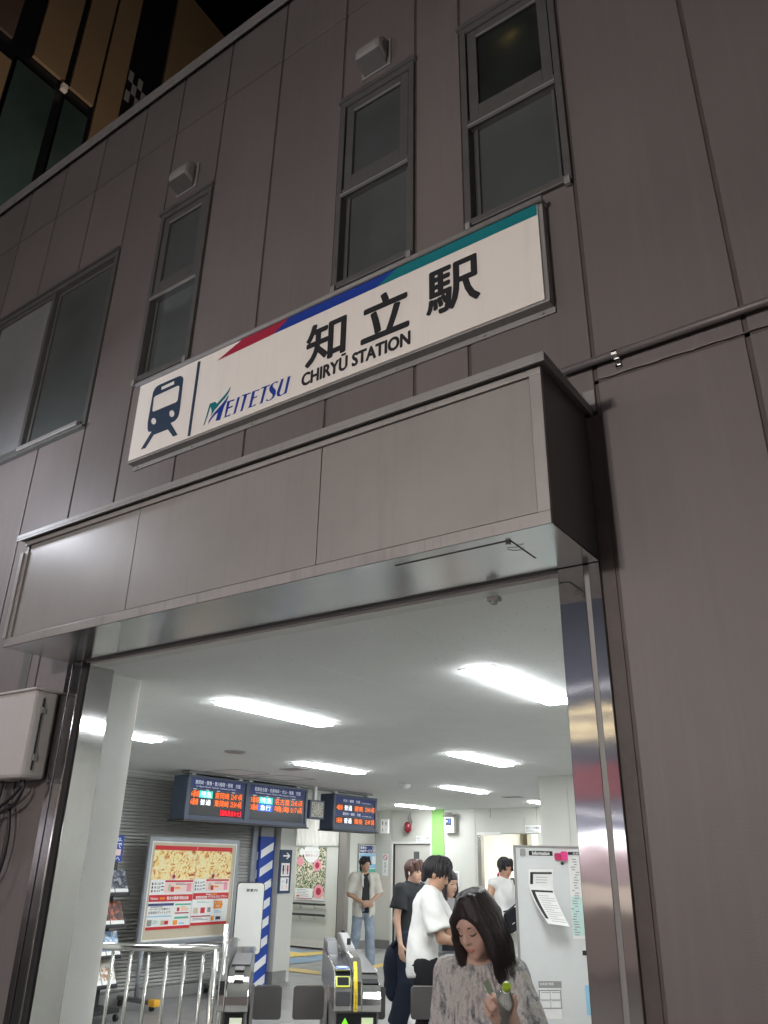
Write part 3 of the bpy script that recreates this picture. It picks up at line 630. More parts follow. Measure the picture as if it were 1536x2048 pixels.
zm = lambda pts: Z(pts, 400, 740, 7.68)
sprint('logo_stroke', [zm([(55,855),(150,530),(158,518),(235,490),(250,500),(258,522),(300,478),(380,388),(440,310),(472,248),(462,310),(432,368),(380,440),(330,495),(280,558),(230,612),(165,718),(182,650),(176,600),(164,568),(72,845)])], 'teal')
sprint('logo_stroke', [zm([(130,832),(138,780),(165,735),(220,660),(300,570),(360,500),(400,450),(440,380),(438,420),(405,500),(370,570),(310,768),(240,785),(277,655),(235,690),(180,750)])], 'blue')
LT = {'E': [(348,742),(378,725),(420,495),(412,488),(535,448),(525,475),(463,490),(440,575),(510,545),(500,570),(432,600),(405,702),(420,702),(478,672),(462,702)],
 'I': [(497,687),(520,660),(578,430),(570,428),(622,410),(612,430),(545,667)],
 'T': [(608,642),(630,610),(680,395),(655,402),(640,414),(650,388),(785,345),(770,368),(725,383),(655,625)],
 'E2': [(730,592),(755,565),(805,340),(797,337),(920,292),(912,315),(850,332),(825,420),(885,398),(875,420),(820,442),(790,555),(810,556),(865,518),(850,550)],
 'T2': [(908,525),(930,500),(985,275),(950,287),(932,300),(945,272),(1085,222),(1070,245),(1030,260),(960,505)],
 'S': [(1015,482),(1030,440),(1042,465),(1070,462),(1100,435),(1120,395),(1108,368),(1085,350),(1065,315),(1068,270),(1100,220),(1150,185),(1200,170),(1190,212),(1178,195),(1150,200),(1125,225),(1118,260),(1150,290),(1168,320),(1165,370),(1130,430),(1080,468)],
 'U': [(1250,152),(1240,148),(1295,130),(1285,150),(1225,350),(1224,378),(1245,386),(1275,370),(1298,342),(1350,118),(1342,112),(1400,90),(1388,115),(1330,358),(1290,372),(1240,400),(1205,408),(1184,392),(1182,350)]}
for k_, P in LT.items(): sprint('logo_letter', [zm(P)], 'blue')
SF = Face((SX0, SY, SZ0), (1, 0, 0), (0, 0, 1), SX1-SX0, SZ1-SZ0); SF.n = np.array([0, -1, 0.])
def stext(name, body, x0, x1, z0, z1, bold, m='black', char=False):
    b = MB(); SF.text(b, body, (x0-SX0)/SF.w, (z0-SZ0)/SF.h, (x1-SX0)/SF.w, (z1-SZ0)/SF.h, .0015, 0, bold); b.build(name, M[m], SG)
stext('kanji', '知', -2.470, -2.203, 4.064, 4.330, .026); stext('kanji', '立', -2.088, -1.797, 4.070, 4.338, .026); stext('kanji', '駅', -1.683, -1.390, 4.064, 4.334, .022)
stext('name_lettering', 'CHIRYŪ STATION', -2.490, -1.786, 3.953, 4.056, .036)

# ================================================================== CEILING LIGHTS
def ceiling_light(x, y, label, grp='recessed strip lights in the concourse ceiling', z=ZC, L=1.22, sensor=True):
    t = thing('ceiling_light', label, 'ceiling light', (x, y, z), grp)
    w = .115
    f = MB(); f.box((x-w, y-L/2, z-.004), (x-w+.012, y+L/2, z+.001)); f.box((x+w-.012, y-L/2, z-.004), (x+w, y+L/2, z+.001)); f.box((x-w+.012, y-L/2, z-.004), (x+w-.012, y-L/2+.012, z+.001)); f.box((x-w+.012, y+L/2-.012, z-.004), (x+w-.012, y+L/2, z+.001))
    f.build('frame', M['white'], t)
    MB().box((x-w+.035, y-L/2+.03, z-.022), (x+w-.035, y+L/2-.03, z-.003)).build('diffuser', M['tube'], t)
    MB().box((x-w+.012, y-L/2+.012, z-.003), (x+w-.012, y+L/2-.012, z-.001)).build('reflector', M['paper'], t)
    if sensor: MB().tube([(x-.05, y-L/2+.25, z-.004), (x-.05, y-L/2+.25, z-.03)], [.02, .012], 10).build('sensor', M['white'], t)
ceiling_light(-4.205, 4.58, 'large strip light left of centre, second nearest to the entrance', sensor=False); ceiling_light(-2.165, 4.60, 'brightest and nearest strip light, beside the right jamb', sensor=False)
ceiling_light(-6.25, 4.55, 'strip light half hidden behind the white left post'); ceiling_light(-6.19, 7.75, 'strip light above the departure boards, middle of the ceiling')
ceiling_light(-4.18, 7.80, 'strip light at right in the second row, behind the brightest one'); ceiling_light(-6.17, 10.95, 'strip light in the third row, above the phone sign')
ceiling_light(-9.02, 14.0, 'farthest strip light, just in front of the lime green panel'); ceiling_light(-6.25, 14.05, 'far strip light whose tip shows at the white pillar')
ceiling_light(-2.16, 7.80, 'strip light hidden behind the right jamb, second row'); ceiling_light(-4.1, 11.3, 'strip light hidden behind the right pillar'); ceiling_light(-2.16, 11.3, 'strip light hidden at the far right')
q = pZ(630, 1590, ZC)
def clx(p): return float(p[0]), float(p[1])
ceiling_light(-11.2, 12.6, 'strip light in the side passage, seen between the boards and the clock')
# round grille, detectors, access panels
q = pZ(470, 1503, ZC); o = MB().tube([(q[0], q[1], ZC-.012), (q[0], q[1], ZC)], [.10, .115], 24).build('ceiling_speaker', M['coping']); solo(o, 'round grey speaker grille in the ceiling above the boards', 'speaker')
q = pZ(811, 1568, ZC); o = MB().tube([(q[0], q[1], ZC-.06), (q[0], q[1], ZC-.035), (q[0], q[1], ZC)], [.045, .065, .075], 20).build('security_camera', M['white'], smooth=True); solo(o, 'small dome camera under the ceiling right of the boards', 'camera')
for px, py, lab in ((588, 1538, 'pair of small grilles in the ceiling above the clock'), (1025, 1594, 'thin grey grille in the ceiling above the bright doorway')):
    q = pZ(px, py, ZC); o = MB().box((q[0]-.16, q[1]-.10, ZC-.006), (q[0]+.16, q[1]+.10, ZC-.001)).build('ceiling_grille', M['coping']); solo(o, lab, 'vent')
hm = MB()
for (px, py, lab) in ((475, 1545, ''), (570, 1556, '')):
    q = pZ(px, py, ZC); t_ = MB()
    for a, b, c, d in ((-.3, -.3, .3, -.285), (-.3, .285, .3, .3), (-.3, -.285, -.285, .285), (.285, -.285, .3, .285)): t_.box((q[0]+a, q[1]+b, ZC-.003), (q[0]+c, q[1]+d, ZC))
    o = t_.build('access_panel', M['coping'], cl)

# ================================================================== INTERIOR WALLS
def wallbox(name, a, b, label, m='white_wall', bevel=0):
    o = MB().box(a, b).build(name, M[m], bevel=bevel); return solo(o, label, 'wall')
# inner face of the facade, right-hand wall, side passage walls
wallbox('wall', (-8.9, 3.24, 0), (-4.36, 3.30, ZC), 'inside face of the entrance wall left of the doorway')
wallbox('wall', (-1.06, 3.05, 0), (-.98, 9.8, ZC), 'right-hand concourse wall hidden by the right jamb')
wallbox('wall', (-8.98, 3.3, 0), (-8.83, 9.3, ZC), 'backing wall behind the grey roller shutter')
wallbox('wall', (-12.4, 9.93, 0), (-8.66, 10.05, ZC), 'near wall of the side passage behind the striped column')
wallbox('wall', (-12.55, 10.05, 0), (-12.4, 14.0, ZC), 'end wall of the side passage')
# roller shutter: slats as pieces
RS = thing('roller_shutter', 'closed grey roller shutter of narrow horizontal slats behind the poster board', 'shutter', (-8.8, 6.2, 0))
pit = .0405; sl_m = None; n_s = int((ZC-.16)/pit)
for i in range(n_s):
    if sl_m is None:
        b = MB(); prof = [(-8.83, 0), (-8.794, .001), (-8.790, .006), (-8.790, .027), (-8.794, .032), (-8.815, .034), (-8.83, .034)]
        b.prism([(x, 3.32, z) for x, z in prof], (0, 5.86, 0)); o = b.build('slat', M['slat'], RS); sl_m = o.data
    else: o = bpy.data.objects.new('slat', sl_m); link(o, RS)
    o.location = (0, 0, .15+i*pit)
MB().box((-8.83, 3.32, .0), (-8.77, 9.18, .13)).build('bottom_bar', M['coping'], RS, bevel=.006)
MB().box((-8.83, 9.18, 0), (-8.74, 9.29, ZC)).build('guide_rail', M['board_frame'], RS, bevel=.005)
MB().box((-8.83, 3.32, ZC-.03), (-8.76, 9.18, ZC)).build('head_box', M['white'], RS)
# striped column
SCo = thing('striped_column', 'blue square column with slanted white stripes beside the shutter', 'column', (-8.82, 9.45, 0))
MB().box((-8.98, 9.30, 0), (-8.70, 9.58, ZC)).build('post', M['coping'], SCo)
MB().box((-8.97, 9.288, 0), (-8.688, 9.5995, 1.92)).build('wrap', mat('blue_wrap', (.018, .06, .34), .35), SCo)
st = MB(); fA = Face((-8.688, 9.288, 0), (0, 1, 0), (0, 0, 1), .30, 1.92); fA.n = np.array([1., 0, 0]); fB = Face((-8.97, 9.288, 0), (1, 0, 0), (0, 0, 1), .28, 1.92)
fB.n = np.array([0, -1., 0])
for k in range(8):
    z = 1.72-k*.245
    st.quad([(-8.686, 9.31, z-.10), (-8.686, 9.57, z+.02), (-8.686, 9.57, z+.13), (-8.686, 9.31, z+.01)])
    if k > 0: st.quad([(-8.95, 9.286, z-.22+.245), (-8.72, 9.286, z-.115+.245), (-8.72, 9.286, z-.005+.245), (-8.95, 9.286, z-.11+.245)])
st.build('white_stripe', M['paper'], SCo)
# white pillar with toilet sign
WP = thing('white_pillar', 'white pillar with grey base carrying the toilet arrow sign', 'pillar', (-8.66, 9.75, 0))
MB().box((-8.9, 9.63, .16), (-8.60, 9.90, ZC)).build('shaft', M['white_wall'], WP, bevel=.004)
MB().box((-8.9, 9.622, 0), (-8.59, 9.908, .158)).build('base', M['skirting'], WP)
TS = thing('toilet_sign', 'dark blue sign with right arrow and toilet symbols on the white pillar', 'sign', (-8.59, 9.75, 1.0))
zs0, zs1 = pX(557, 1787, -8.59)[2], pX(557, 1699, -8.59)[2]
MB().box((-8.598, 9.615, zs0), (-8.585, 9.885, zs1)).build('plate', M['navy'], TS)
fc = Face((-8.585, 9.615, zs0), (0, 1, 0), (0, 0, 1), .27, zs1-zs0)
b = MB(); fc.rect(b, .26, .80+.04, .74, .80+.075, .002)
b.quad([fc.P(.50, .93, .0024), fc.P(.62, .93, .0024), fc.P(.84, .855, .0024), fc.P(.72, .855, .0024)]); b.quad([fc.P(.72, .858, .0026), fc.P(.84, .858, .0026), fc.P(.62, .785, .0026), fc.P(.50, .785, .0026)])
b.build('arrow', M['paper'], TS)
def person_icon(f, mb, a, b, s, m):
    f.disc(mb, a, b+.82*s, .16*s*f.h, .0045, m, 12); f.rect(mb, a-.16*s*f.h/f.w, b+.34*s, a+.16*s*f.h/f.w, b+.68*s, .0045, m); f.rect(mb, a-.10*s*f.h/f.w, b, a+.10*s*f.h/f.w, b+.34*s, .0045, m)
b = MB(); fc.rect(b, .16, .39, .84, .69, .002, 0); fc.rect(b, .16, .06, .84, .36, .002, 0)
fc.rect(b, .49, .42, .51, .66, .004, 1); person_icon(fc, b, .32, .43, .22, 1); person_icon(fc, b, .68, .43, .22, 2)
fc.disc(b, .34, .27, .012, .004, 3); fc.rect(b, .62, .22, .72, .33, .004, 1); fc.rect(b, .27, .10, .38, .19, .004, 4); fc.rect(b, .60, .10, .74, .19, .004, 4)
b.build('symbol_tiles', [M['paper'], M['navy'], M['red'], M['grey_print'], M['pale_pink']], TS)

# curtained temporary wall at the end of the passage
TW = thing('temporary_wall', 'white temporary wall draped with a dust sheet behind the flower poster', 'wall', (-11.4, 13.9, 0))
MB().box((-12.3, 13.90, .03), (-10.79, 13.96, 1.98)).build('panel', M['white_wall'], TW)
MB().box((-12.3, 13.895, .03), (-10.79, 13.899, .16)).build('bottom_strip', M['cloth'], TW)
n_x, n_z = 60, 14; vs = []; fs = []
for i in range(n_x+1):
    for k in range(n_z+1):
        x = -12.3+1.5*i/n_x; t = k/n_z; z = 1.90+(ZC-1.90)*t
        y = 13.86+.028*math.sin(i*.55+2*math.sin(t*3+i*.08))*(.4+t)+.02*math.sin(i*1.7+t*5)+.05*abs(math.sin(i*.16+1.2))*t
        vs.append((x+.05*math.sin(t*4+i*.2)*t, y, z))
for i in range(n_x):
    for k in range(n_z): a = i*(n_z+1)+k; fs.append((a, a+n_z+1, a+n_z+2, a+1))
MB().add(vs, fs).build('dust_sheet', M['cloth'], TW, smooth=True)
for z in (pY(575, 1805, 13.9)[2], pY(575, 1826, 13.9)[2]):
    xa_, xb_ = pY(578, 1805, 13.85)[0], pY(651, 1809, 13.85)[0]
    MB().tube([(xa_, 13.83, z), (xb_, 13.83, z)], .022, 10).build('handrail', M['rubber'], TW, smooth=True)
    for xx in (xa_+.32, xb_-.28): MB().tube([(xx, 13.90, z-.08), (xx, 13.85, z-.08), (xx, 13.83, z-.02)], .012, 8).build('rail_bracket', M['chrome'], TW)
FP = thing('flower_poster', 'poster with pink roses, green leaves and a round white title', 'poster', (-11.4, 13.89, 1))
cA, cB, cC = pY(599, 1695, 13.89), pY(654, 1695, 13.89), pY(592, 1799, 13.89)
px0, px1, pz0, pz1 = cA[0]-.04, cB[0]-.01, cC[2], cA[2]
MB().box((px0, 13.884, pz0), (px1, 13.893, pz1)).build('sheet', M['paper'], FP)
ff = Face((px0, 13.884, pz0), (1, 0, 0), (0, 0, 1), px1-px0, pz1-pz0)
M['flowers'] = montage('flower_print', [(.30, (.02, .05, .02)), (.42, (.06, .12, .04)), (.50, (.30, .33, .18)), (.56, (.75, .62, .52)), (.64, (.78, .72, .66)), (.75, (.25, .30, .16))], 11, 2.5)
b = MB(); ff.rect(b, .0, .045, 1, 1, .002, 0); b.build('flower_print', M['flowers'], FP)
b = MB(); ff.disc(b, .50, .90, .21, .004, 0, 28, ry=.19); ff.rect(b, .0, .045, .60, .22, .004, 0); ff.disc(b, .16, .92, .07, .0045, 0); b.build('title_disc', M['paper'], FP)
for (u, v, r, c) in ((.12, .73, .09, 0), (.72, .66, .11, 1), (.80, .17, .13, 1)):
    b = MB(); ff.disc(b, u, v, r, .0045, 0, 12)
    if c: ff.disc(b, u, v, r*.56, .0062, 1, 8)
    b.build('rose_print', [M['pink'], M['crimson']], FP)
b = MB(); ff.text(b, 'みたけ・可児', .27, .885, .76, .935, .006, 0); ff.text(b, '散歩きっぷ', .30, .825, .72, .875, .006, 1)
ff.lines(b, .05, .05, .55, .20, 5, .006, 2, .3, 3); ff.rect(b, .31, .09, .315, .20, .007, 2); ff.rect(b, .47, .09, .475, .20, .007, 2); ff.rect(b, .05, .06, .16, .085, .008, 3); ff.lines(b, .05, .012, .95, .035, 1, .006, 1, .5)
b.build('poster_lettering', [M['beige'], M['crimson'], M['grey_print'], M['red']], FP)

# brown door frame post, poster wall (x = -10.7), back wall (y = 15)
o = MB().box((-10.79, 13.87, 0), (-10.60, 13.99, ZC)).build('steel_post', mat('brownish_steel_post', (.30, .275, .26), .35, metal=.5)); solo(o, 'brownish grey steel post at the right edge of the draped wall', 'post')
MB().box((-10.795, 13.86, 0), (-10.79, 13.87, ZC)).build('dark_edge', M['gap'], o)
o2 = wallbox('wall', (-10.85, 13.99, .16), (-10.70, 15.0, ZC), 'short off-white side wall behind the standing man')
MB().box((-10.85, 14.0, 0), (-10.692, 15.0, .158)).build('skirting', M['skirting'], o2)
BW = thing('wall', 'off-white back wall of the concourse with door and lime green panel', 'wall', (-8, 15, 0))
dX0, dX1 = pY(785, 1690, 15)[0], pY(865, 1690, 15)[0]; dZ = pY(786, 1688, 15)[2]; gX0, gX1 = pY(864, 1640, 15)[0], pY(888, 1640, 15)[0]; oX0, oX1, oZ = pY(957, 1668, 15)[0], pY(1075, 1670, 15)[0], pY(960, 1668, 15)[2]
def wpan(x0, x1, z0, z1, m='white_wall', d=0):
    MB().box((x0+.004, 15.0-d, z0), (x1-.004, 15.06, z1)).build('wall_panel', M[m], BW, bevel=.003)
xs_b = [-10.70, dX0-.04]; wpan(-10.70, dX0-.04, .16, ZC); wpan(dX0-.04, gX0, dZ+.05, ZC); wpan(gX0, gX1, 0, ZC, 'green', .006)
xm = pY(950, 1640, 15)[0]; wpan(gX1, xm, .16, ZC); wpan(xm, oX0+.0, .16, oZ); wpan(xm, oX0+.28, oZ, ZC); 
bx0, bx1, bz0, bz1 = pY(971, 1634, 15)[0], pY(1049, 1634, 15)[0], pY(975, 1666, 15)[2], pY(975, 1636, 15)[2]
wpan(oX0+.28, oX1, oZ, ZC); MB().box((bx0, 14.985, oZ+.01), (bx1, 14.999, bz1)).build('transom_panel', M['white_wall'], BW, bevel=.003)
wpan(oX1, oX1+.35, .0, ZC); wpan(oX1+.35, -3.0, 0, ZC)
MB().box((-10.70, 15.06, 0), (dX0-.04, 15.1, ZC)).box((oX1, 15.06, 0), (-3, 15.1, ZC)).box((gX0, 15.06, 0), (oX0, 15.1, ZC)).box((dX0-.04, 15.06, dZ), (gX0, 15.1, ZC)).box((oX0, 15.06, oZ), (oX1, 15.1, ZC)).build('core', M['skirting'], BW)
MB().box((-10.70, 14.99, 0), (dX0-.06, 15.05, .158)).box((gX1, 14.99, 0), (oX0, 15.05, .158)).build('skirting', M['skirting'], BW)
D_ = MB(); D_.box((dX0-.04, 14.985, 0), (dX0, 15.08, dZ+.05)); D_.box((gX0-.045, 14.985, 0), (gX0-.004, 15.08, dZ+.05)); D_.box((dX0, 14.985, dZ), (gX0-.045, 15.08, dZ+.05)); do = D_.build('door', M['white'], BW, bevel=.003)
MB().box((dX0+.05, 15.035, .02), (gX0-.045, 15.075, dZ-.01)).build('leaf', M['door'], do); MB().box((dX0, 15.03, .02), (dX0+.05, 15.08, dZ)).build('edge_gap', M['gap'], do)
w0, w1 = pY(826, 1703, 15), pY(837, 1718, 15); MB().box((w0[0], 15.028, w1[2]), (w1[0], 15.034, w0[2])).build('viewing_pane', M['pane'], do)
MB().tube([(dX0+.12, 15.0, .97), (dX0+.12, 14.97, .97), (dX0+.12, 14.97, 1.02)], .012, 8).build('handle', M['chrome'], do)
# opening into the bright room
fo = MB(); fo.box((oX0-.02, 14.98, 0), (oX0+.06, 15.09, oZ)); fo.box((oX0-.02, 14.975, oZ-.02), (oX0+.5, 15.09, oZ+.03), 1); fo.build('opening_frame', [M['satin'], M['paper']], BW)
wallbox('wall', (oX0-.3, 17.4, 0), (-3, 17.5, ZC), 'cream back wall of the bright room behind the sleeveless man', 'cream')
wallbox('wall', (oX0-.3, 15.1, 0), (oX0-.05, 17.4, ZC), 'cream side wall of the bright room', 'cream')
o = wallbox('wall', (oX0+.15, 16.9, 0), (oX0+.26, 17.4, ZC), 'cream half partition inside the bright room', 'cream')
o = wallbox('wall', (-3.1, 15.1, 0), (-3.0, 17.4, ZC), 'far right wall of the bright room, hidden', 'cream')
ceiling_light(-6.9, 16.2, 'bright light inside the far room behind the whiteboard', 'room light', L=1.6, sensor=False); ceiling_light(-5.6, 16.6, 'second light inside the far room, hidden', 'room light', L=1.6, sensor=False)
sh = thing('bookshelf', 'low shelf with red and white folders in the bright room', 'shelf', (-6.9, 16.9, 0))
MB().box((-7.4, 16.8, 0), (-6.2, 17.1, 1.3)).build('shelf_body', M['white'], sh)
for k in range(5): MB().box((-7.34+k*.2, 16.78, .98), (-7.18+k*.2, 16.85, 1.27)).build('folder', M['crimson'] if k % 2 else M['paper'], sh)
# white right-hand pillar
o = MB().box((-4.43, 9.75, 0), (-3.60, 10.25, ZC)).box((-4.06, 9.742, 0), (-4.05, 9.752, ZC)).build('right_pillar', M['white_wall'], bevel=.004); solo(o, 'broad off-white pillar rising behind the whiteboard', 'pillar')
wallbox('wall', (-3.6, 9.8, 0), (-1.0, 9.9, ZC), 'wall to the right of the broad pillar, hidden by the jamb')

# ---- things on the back walls
def plate(name, label, cat, x0y0, x1y1, Y, th, m, off=0):
    a, b = pY(*x0y0, Y), pY(*x1y1, Y); t = thing(name, label, cat, ((a[0]+b[0])/2, Y, b[2]))
    MB().box((a[0], Y-th, b[2]), (b[0], Y, a[2])).build('plate', M[m], t, bevel=.003)
    return t, Face((a[0], Y-th, b[2]), (1, 0, 0), (0, 0, 1), b[0]-a[0], a[2]-b[2])
for (c0, c1, lab) in (((833,1672), (863,1686), 'small white camera notice above the beige door'), ((1050,1651), (1082,1666), 'small white camera notice right of the bright doorway')):
    t, f = plate('wall_notice', lab, 'notice', c0, c1, 14.98, .012, 'paper'); b = MB(); f.text(b, '防犯カメラ作動中', .06, .48, .94, .84, .003, 0, .02); f.lines(b, .06, .12, .9, .38, 2, .003, 0, .35); b.build('lettering', M['grey_print'], t)
t, f = plate('no_smoking_sign', 'narrow white no smoking sign left of the beige door', 'sign', (765.5,1708), (776,1752), 14.985, .008, 'paper')
b = MB(); f.disc(b, .5, .84, .055, .002, 0, 20); f.disc(b, .5, .84, .042, .003, 1, 20); f.quad = None
b.prism([f.P(.2, .89, .004), f.P(.3, .90, .004), f.P(.8, .79, .004), f.P(.7, .78, .004)], f.n*.0005, 0); f.rect(b, .25, .08, .75, .66, .002, 1); f.text(b, '禁', .36, .50, .66, .62, .003, 2, .01); f.text(b, '煙', .36, .36, .66, .48, .003, 2, .01); f.lines(b, .34, .12, .70, .32, 4, .003, 2, .4)
b.build('no_smoking_symbol', [M['red'], M['paper'], M['grey_print']], t)
t, f = plate('notice_sheet', 'white paper timetable sheet on the wall right of the dark-haired woman', 'notice', (893,1742), (919,1774), 14.985, .004, 'paper'); b = MB(); f.lines(b, .1, .3, .5, .85, 7, .003, 0, .3); f.rect(b, .62, .08, .9, .9, .003, 1); f.lines(b, .64, .1, .88, .88, 12, .005, 0, .5, 5); b.build('lettering', [M['grey_print'], M['coping']], t)
t, f = plate('notice_sheet', 'white paper sheet on the beige door behind the man in black', 'notice', (800,1770), (835,1790), 15.03, .003, 'paper'); b = MB(); f.lines(b, .1, .3, .6, .8, 3, .003, 0, .3); b.build('lettering', M['grey_print'], t)
# lit guide box with fringe
t, f = plate('phone_sign_box', 'white wall box with dark arrow panel and fringed grey cover on top', 'sign', (893.5,1633), (913,1666), 14.98, .10, 'white')
b = MB(); f.rect(b, .12, .44, .74, .86, .002, 0); f.quad = None; f.rect(b, .20, .66, .34, .72, .004, 1); f.rect(b, .50, .58, .60, .80, .004, 2); f.poly(b, [(.14, .69), (.24, .76), (.24, .62)], .004, 1); b.build('arrow_panel', [M['navy'], M['led_white'], M['led_blue']], t)
a = f.P(0, 1); fr_ = MB()
rn = random.Random(4)
for k in range(26):
    u0 = -.06+1.12*k/25; top = f.P(.5+(u0-.5)*.55, 1.22, .02); bot = f.P(u0, .96-.03*rn.random(), .03)
    fr_.tube([top, (top+bot)/2+np.array([0, -.02, .01]), bot], [.006, .009, .005], 5)
fr_.build('fringe', mat('grey_fringe', (.16, .15, .14), .8), t)
t, f = plate('toilet_symbol_box', 'white box sign with toilet symbols high on the corner wall', 'sign', (764,1639), (778.5,1667), 14.62, .05, 'paper')
b = MB(); person_icon(f, b, .74, .56, .26, 0); f.rect(b, .2, .6, .36, .86, .002, 1); person_icon(f, b, .30, .12, .24, 1); person_icon(f, b, .74, .12, .24, 2); b.build('symbols', [M['black'], M['coping'], M['pale_pink']], t)
# fire alarm beacon
q = pY(820, 1651, 14.97); t = thing('alarm_beacon', 'dark red alarm beacon on the wall above the beige door', 'alarm', q)
MB().tube([q+np.array([0,-.07,-.14]), q+np.array([0,-.08,-.10]), q+np.array([0,-.08,.02]), q+np.array([0,-.07,.05])], [.045, .075, .075, .055], 14).build('lens', mat('dark_red_lens', (.18, .01, .02), .2), t, smooth=True)
MB().tube([q+np.array([0,.02,.05]), q+np.array([0,-.03,.15]), q+np.array([.04,-.05,.26])], [.05, .04, .01], 8).build('bracket', M['coping'], t, smooth=True)
# poster on the short side wall (x = -10.7)
XW = -10.69; c0, c1, c2 = pX(716, 1687, XW), pX(757, 1690, XW), pX(752, 1800, XW)
t = thing('service_poster', 'tall framed poster with blue header behind the standing man', 'poster', (XW, (c0[1]+c1[1])/2, c2[2]))
z0p, z1p, y0p, y1p = c2[2], c0[2], c0[1], c1[1]
MB().box((XW-.01, y0p, z0p), (XW+.012, y1p, z1p)).build('frame', M['satin'], t, bevel=.004)
f = Face((XW+.012, y0p, z0p), (0, 1, 0), (0, 0, 1), y1p-y0p, z1p-z0p)
b = MB(); f.rect(b, .04, .02, .96, .98, .002, 2); f.rect(b, .05, .83, .68, .97, .004, 0); f.rect(b, .69, .83, .95, .97, .004, 1); f.rect(b, .05, .56, .95, .82, .004, 3); f.rect(b, .65, .64, .92, .78, .006, 2); f.rect(b, .05, .44, .95, .55, .004, 4); f.rect(b, .05, .26, .95, .43, .004, 5); f.rect(b, .05, .03, .95, .25, .004, 6); f.rect(b, .6, .08, .92, .38, .006, 2)
f.text(b, '名鉄の', .08, .905, .38, .955, .006, 2, .03); f.text(b, 'Webサービス', .08, .845, .64, .90, .006, 2, .03); f.lines(b, .71, .84, .93, .96, 5, .006, 2, .4, 8); f.lines(b, .1, .58, .58, .78, 6, .006, 0, .3, 2); f.lines(b, .64, .1, .9, .36, 8, .008, 1, .3, 4)
b.build('print', [M['board_head'], M['grey_print'], M['paper'], M['lblue'], M['sgreen'], M['orange'], M['pink']], t)

# ================================================================== DEPARTURE BOARDS
BX = -8.0
def casing(t, y0, y1, z0, z1, d=.26):
    b = MB(); b.box((BX-d, y0, z0), (BX-.012, y1, z1)); b.box((BX-.012, y0, z1-.03), (BX+.012, y1, z1)); b.box((BX-.012, y0, z0), (BX+.012, y1, z0+.045)); b.box((BX-.012, y0, z0+.045), (BX+.006, y0+.05, z1-.03)); b.box((BX-.012, y1-.05, z0+.045), (BX+.006, y1, z1-.03))
    b.build('casing', M['board_blue'], t, bevel=.006)
    MB().box((BX-d-.01, y0-.02, z0-.018), (BX+.03, y1+.02, z0)).build('bottom_tray', M['rubber'], t)
def rows(t, y0, y1, z0, z1, head, sub, rws, note=None, second=None):
    f = Face((BX-.011, y0, z0), (0, 1, 0), (0, 0, 1), y1-y0, z1-z0)
    H = MB(); f.rect(H, .05, .70, .95, .95, .002); H.build('header', M['board_head'], t)
    K = MB(); f.rect(K, .07, .08, .93, .66, .001); K.build('led_panel', M['board_black'], t)
    x = MB(); f.text(x, head, .12, .80, .88, .90, .004, 0, .006); f.text(x, sub, .14, .725, .80, .775, .004, 0); 
    for u in (.10, .30, .48, .74): f.rect(x, u, .675, u+.055, .69, .004)
    x.build('header_lettering', M['led_text'], t)
    n = len(rws)
    for i, (trk, kind, kcol, dest, tim) in enumerate(rws):
        zt = .655-i*.185; zb = zt-.155
        for nm_, tx_, ua, ub in (('platform_lettering', trk, .075, .195), ('destination_lettering', dest, .46, .70), ('time_lettering', tim, .73, .925)):
            a = MB(); f.text(a, tx_, ua, zb, ub, zt, .004, 0, .008); a.build(nm_, M['led_orange'], t)
        if kcol:
            q_ = MB(); f.rect(q_, .20, zb-.008, .42, zt+.008, .003); q_.build('kind_tile', M[kcol], t)
        a = MB(); f.text(a, kind, .225, zb+.01, .395, zt-.01, .006, 0, .008); a.build('kind_lettering', M['led_white'], t)
    if note: a = MB(); f.rect(a, .56, .095, .925, .255, .003, 1); f.text(a, note, .57, .11, .92, .24, .006, 0, .008); a.build('notice_lettering', [M['led_red'], flat('dark_red_panel', (.10, .0, .01), emit=0)], t)
b12 = thing('departure_board', 'wide double departure board listing eastbound and westbound trains', 'departure board', (BX, 8.3, 2.04))
casing(b12, 7.14, 9.485, 2.045, 2.57)
MB().box((BX-.02, 8.185, 2.05), (BX+.014, 8.235, 2.57)).build('divider', M['board_blue'], b12)
rows(b12, 7.15, 8.21, 2.06, 2.57, '東岡崎・豊橋・豊川稲荷・西尾　方面', 'for Higashi Okazaki, Toyohashi, Toyokawa-inari, Nishio', [('6番線', '特急', 'led_teal', '東岡崎', '23:47 4両'), ('6番線', '普通', None, '東岡崎', '23:54 4両')], '【運転見合わせ】')
rows(b12, 8.21, 9.475, 2.06, 2.57, '名鉄名古屋・名鉄岐阜・犬山・津島　方面', 'for Meitetsu Nagoya, Meitetsu Gifu, Inuyama, Tsushima', [('5番線', '特急', 'led_teal', '名古屋', '23:45 6両'), ('5番線', '急行', 'led_blue', '鳴海', '0:17 6両')])
b3 = thing('departure_board', 'smaller single departure board to the right of the clock', 'departure board', (BX, 10.7, 2.04))
casing(b3, 10.10, 11.25, 2.045, 2.56)
f = Face((BX-.011, 10.10, 2.055), (0, 1, 0), (0, 0, 1), 1.15, .505)
a = MB(); f.rect(a, .06, .38, .94, .52, .002); f.rect(a, .06, .74, .94, .93, .002); a.build('header', M['board_head'], b3)
a = MB(); f.text(a, '刈谷・碧南　方面', .22, .79, .60, .87, .004, 0, .006); f.text(a, 'for Kariya, Hekinan', .64, .785, .86, .825, .004); f.text(a, '豊田市・猿投　方面', .22, .41, .62, .49, .004, 0, .006); f.text(a, 'for Toyotashi, Sanage', .66, .40, .88, .44, .004)
a.build('header_lettering', M['led_text'], b3)
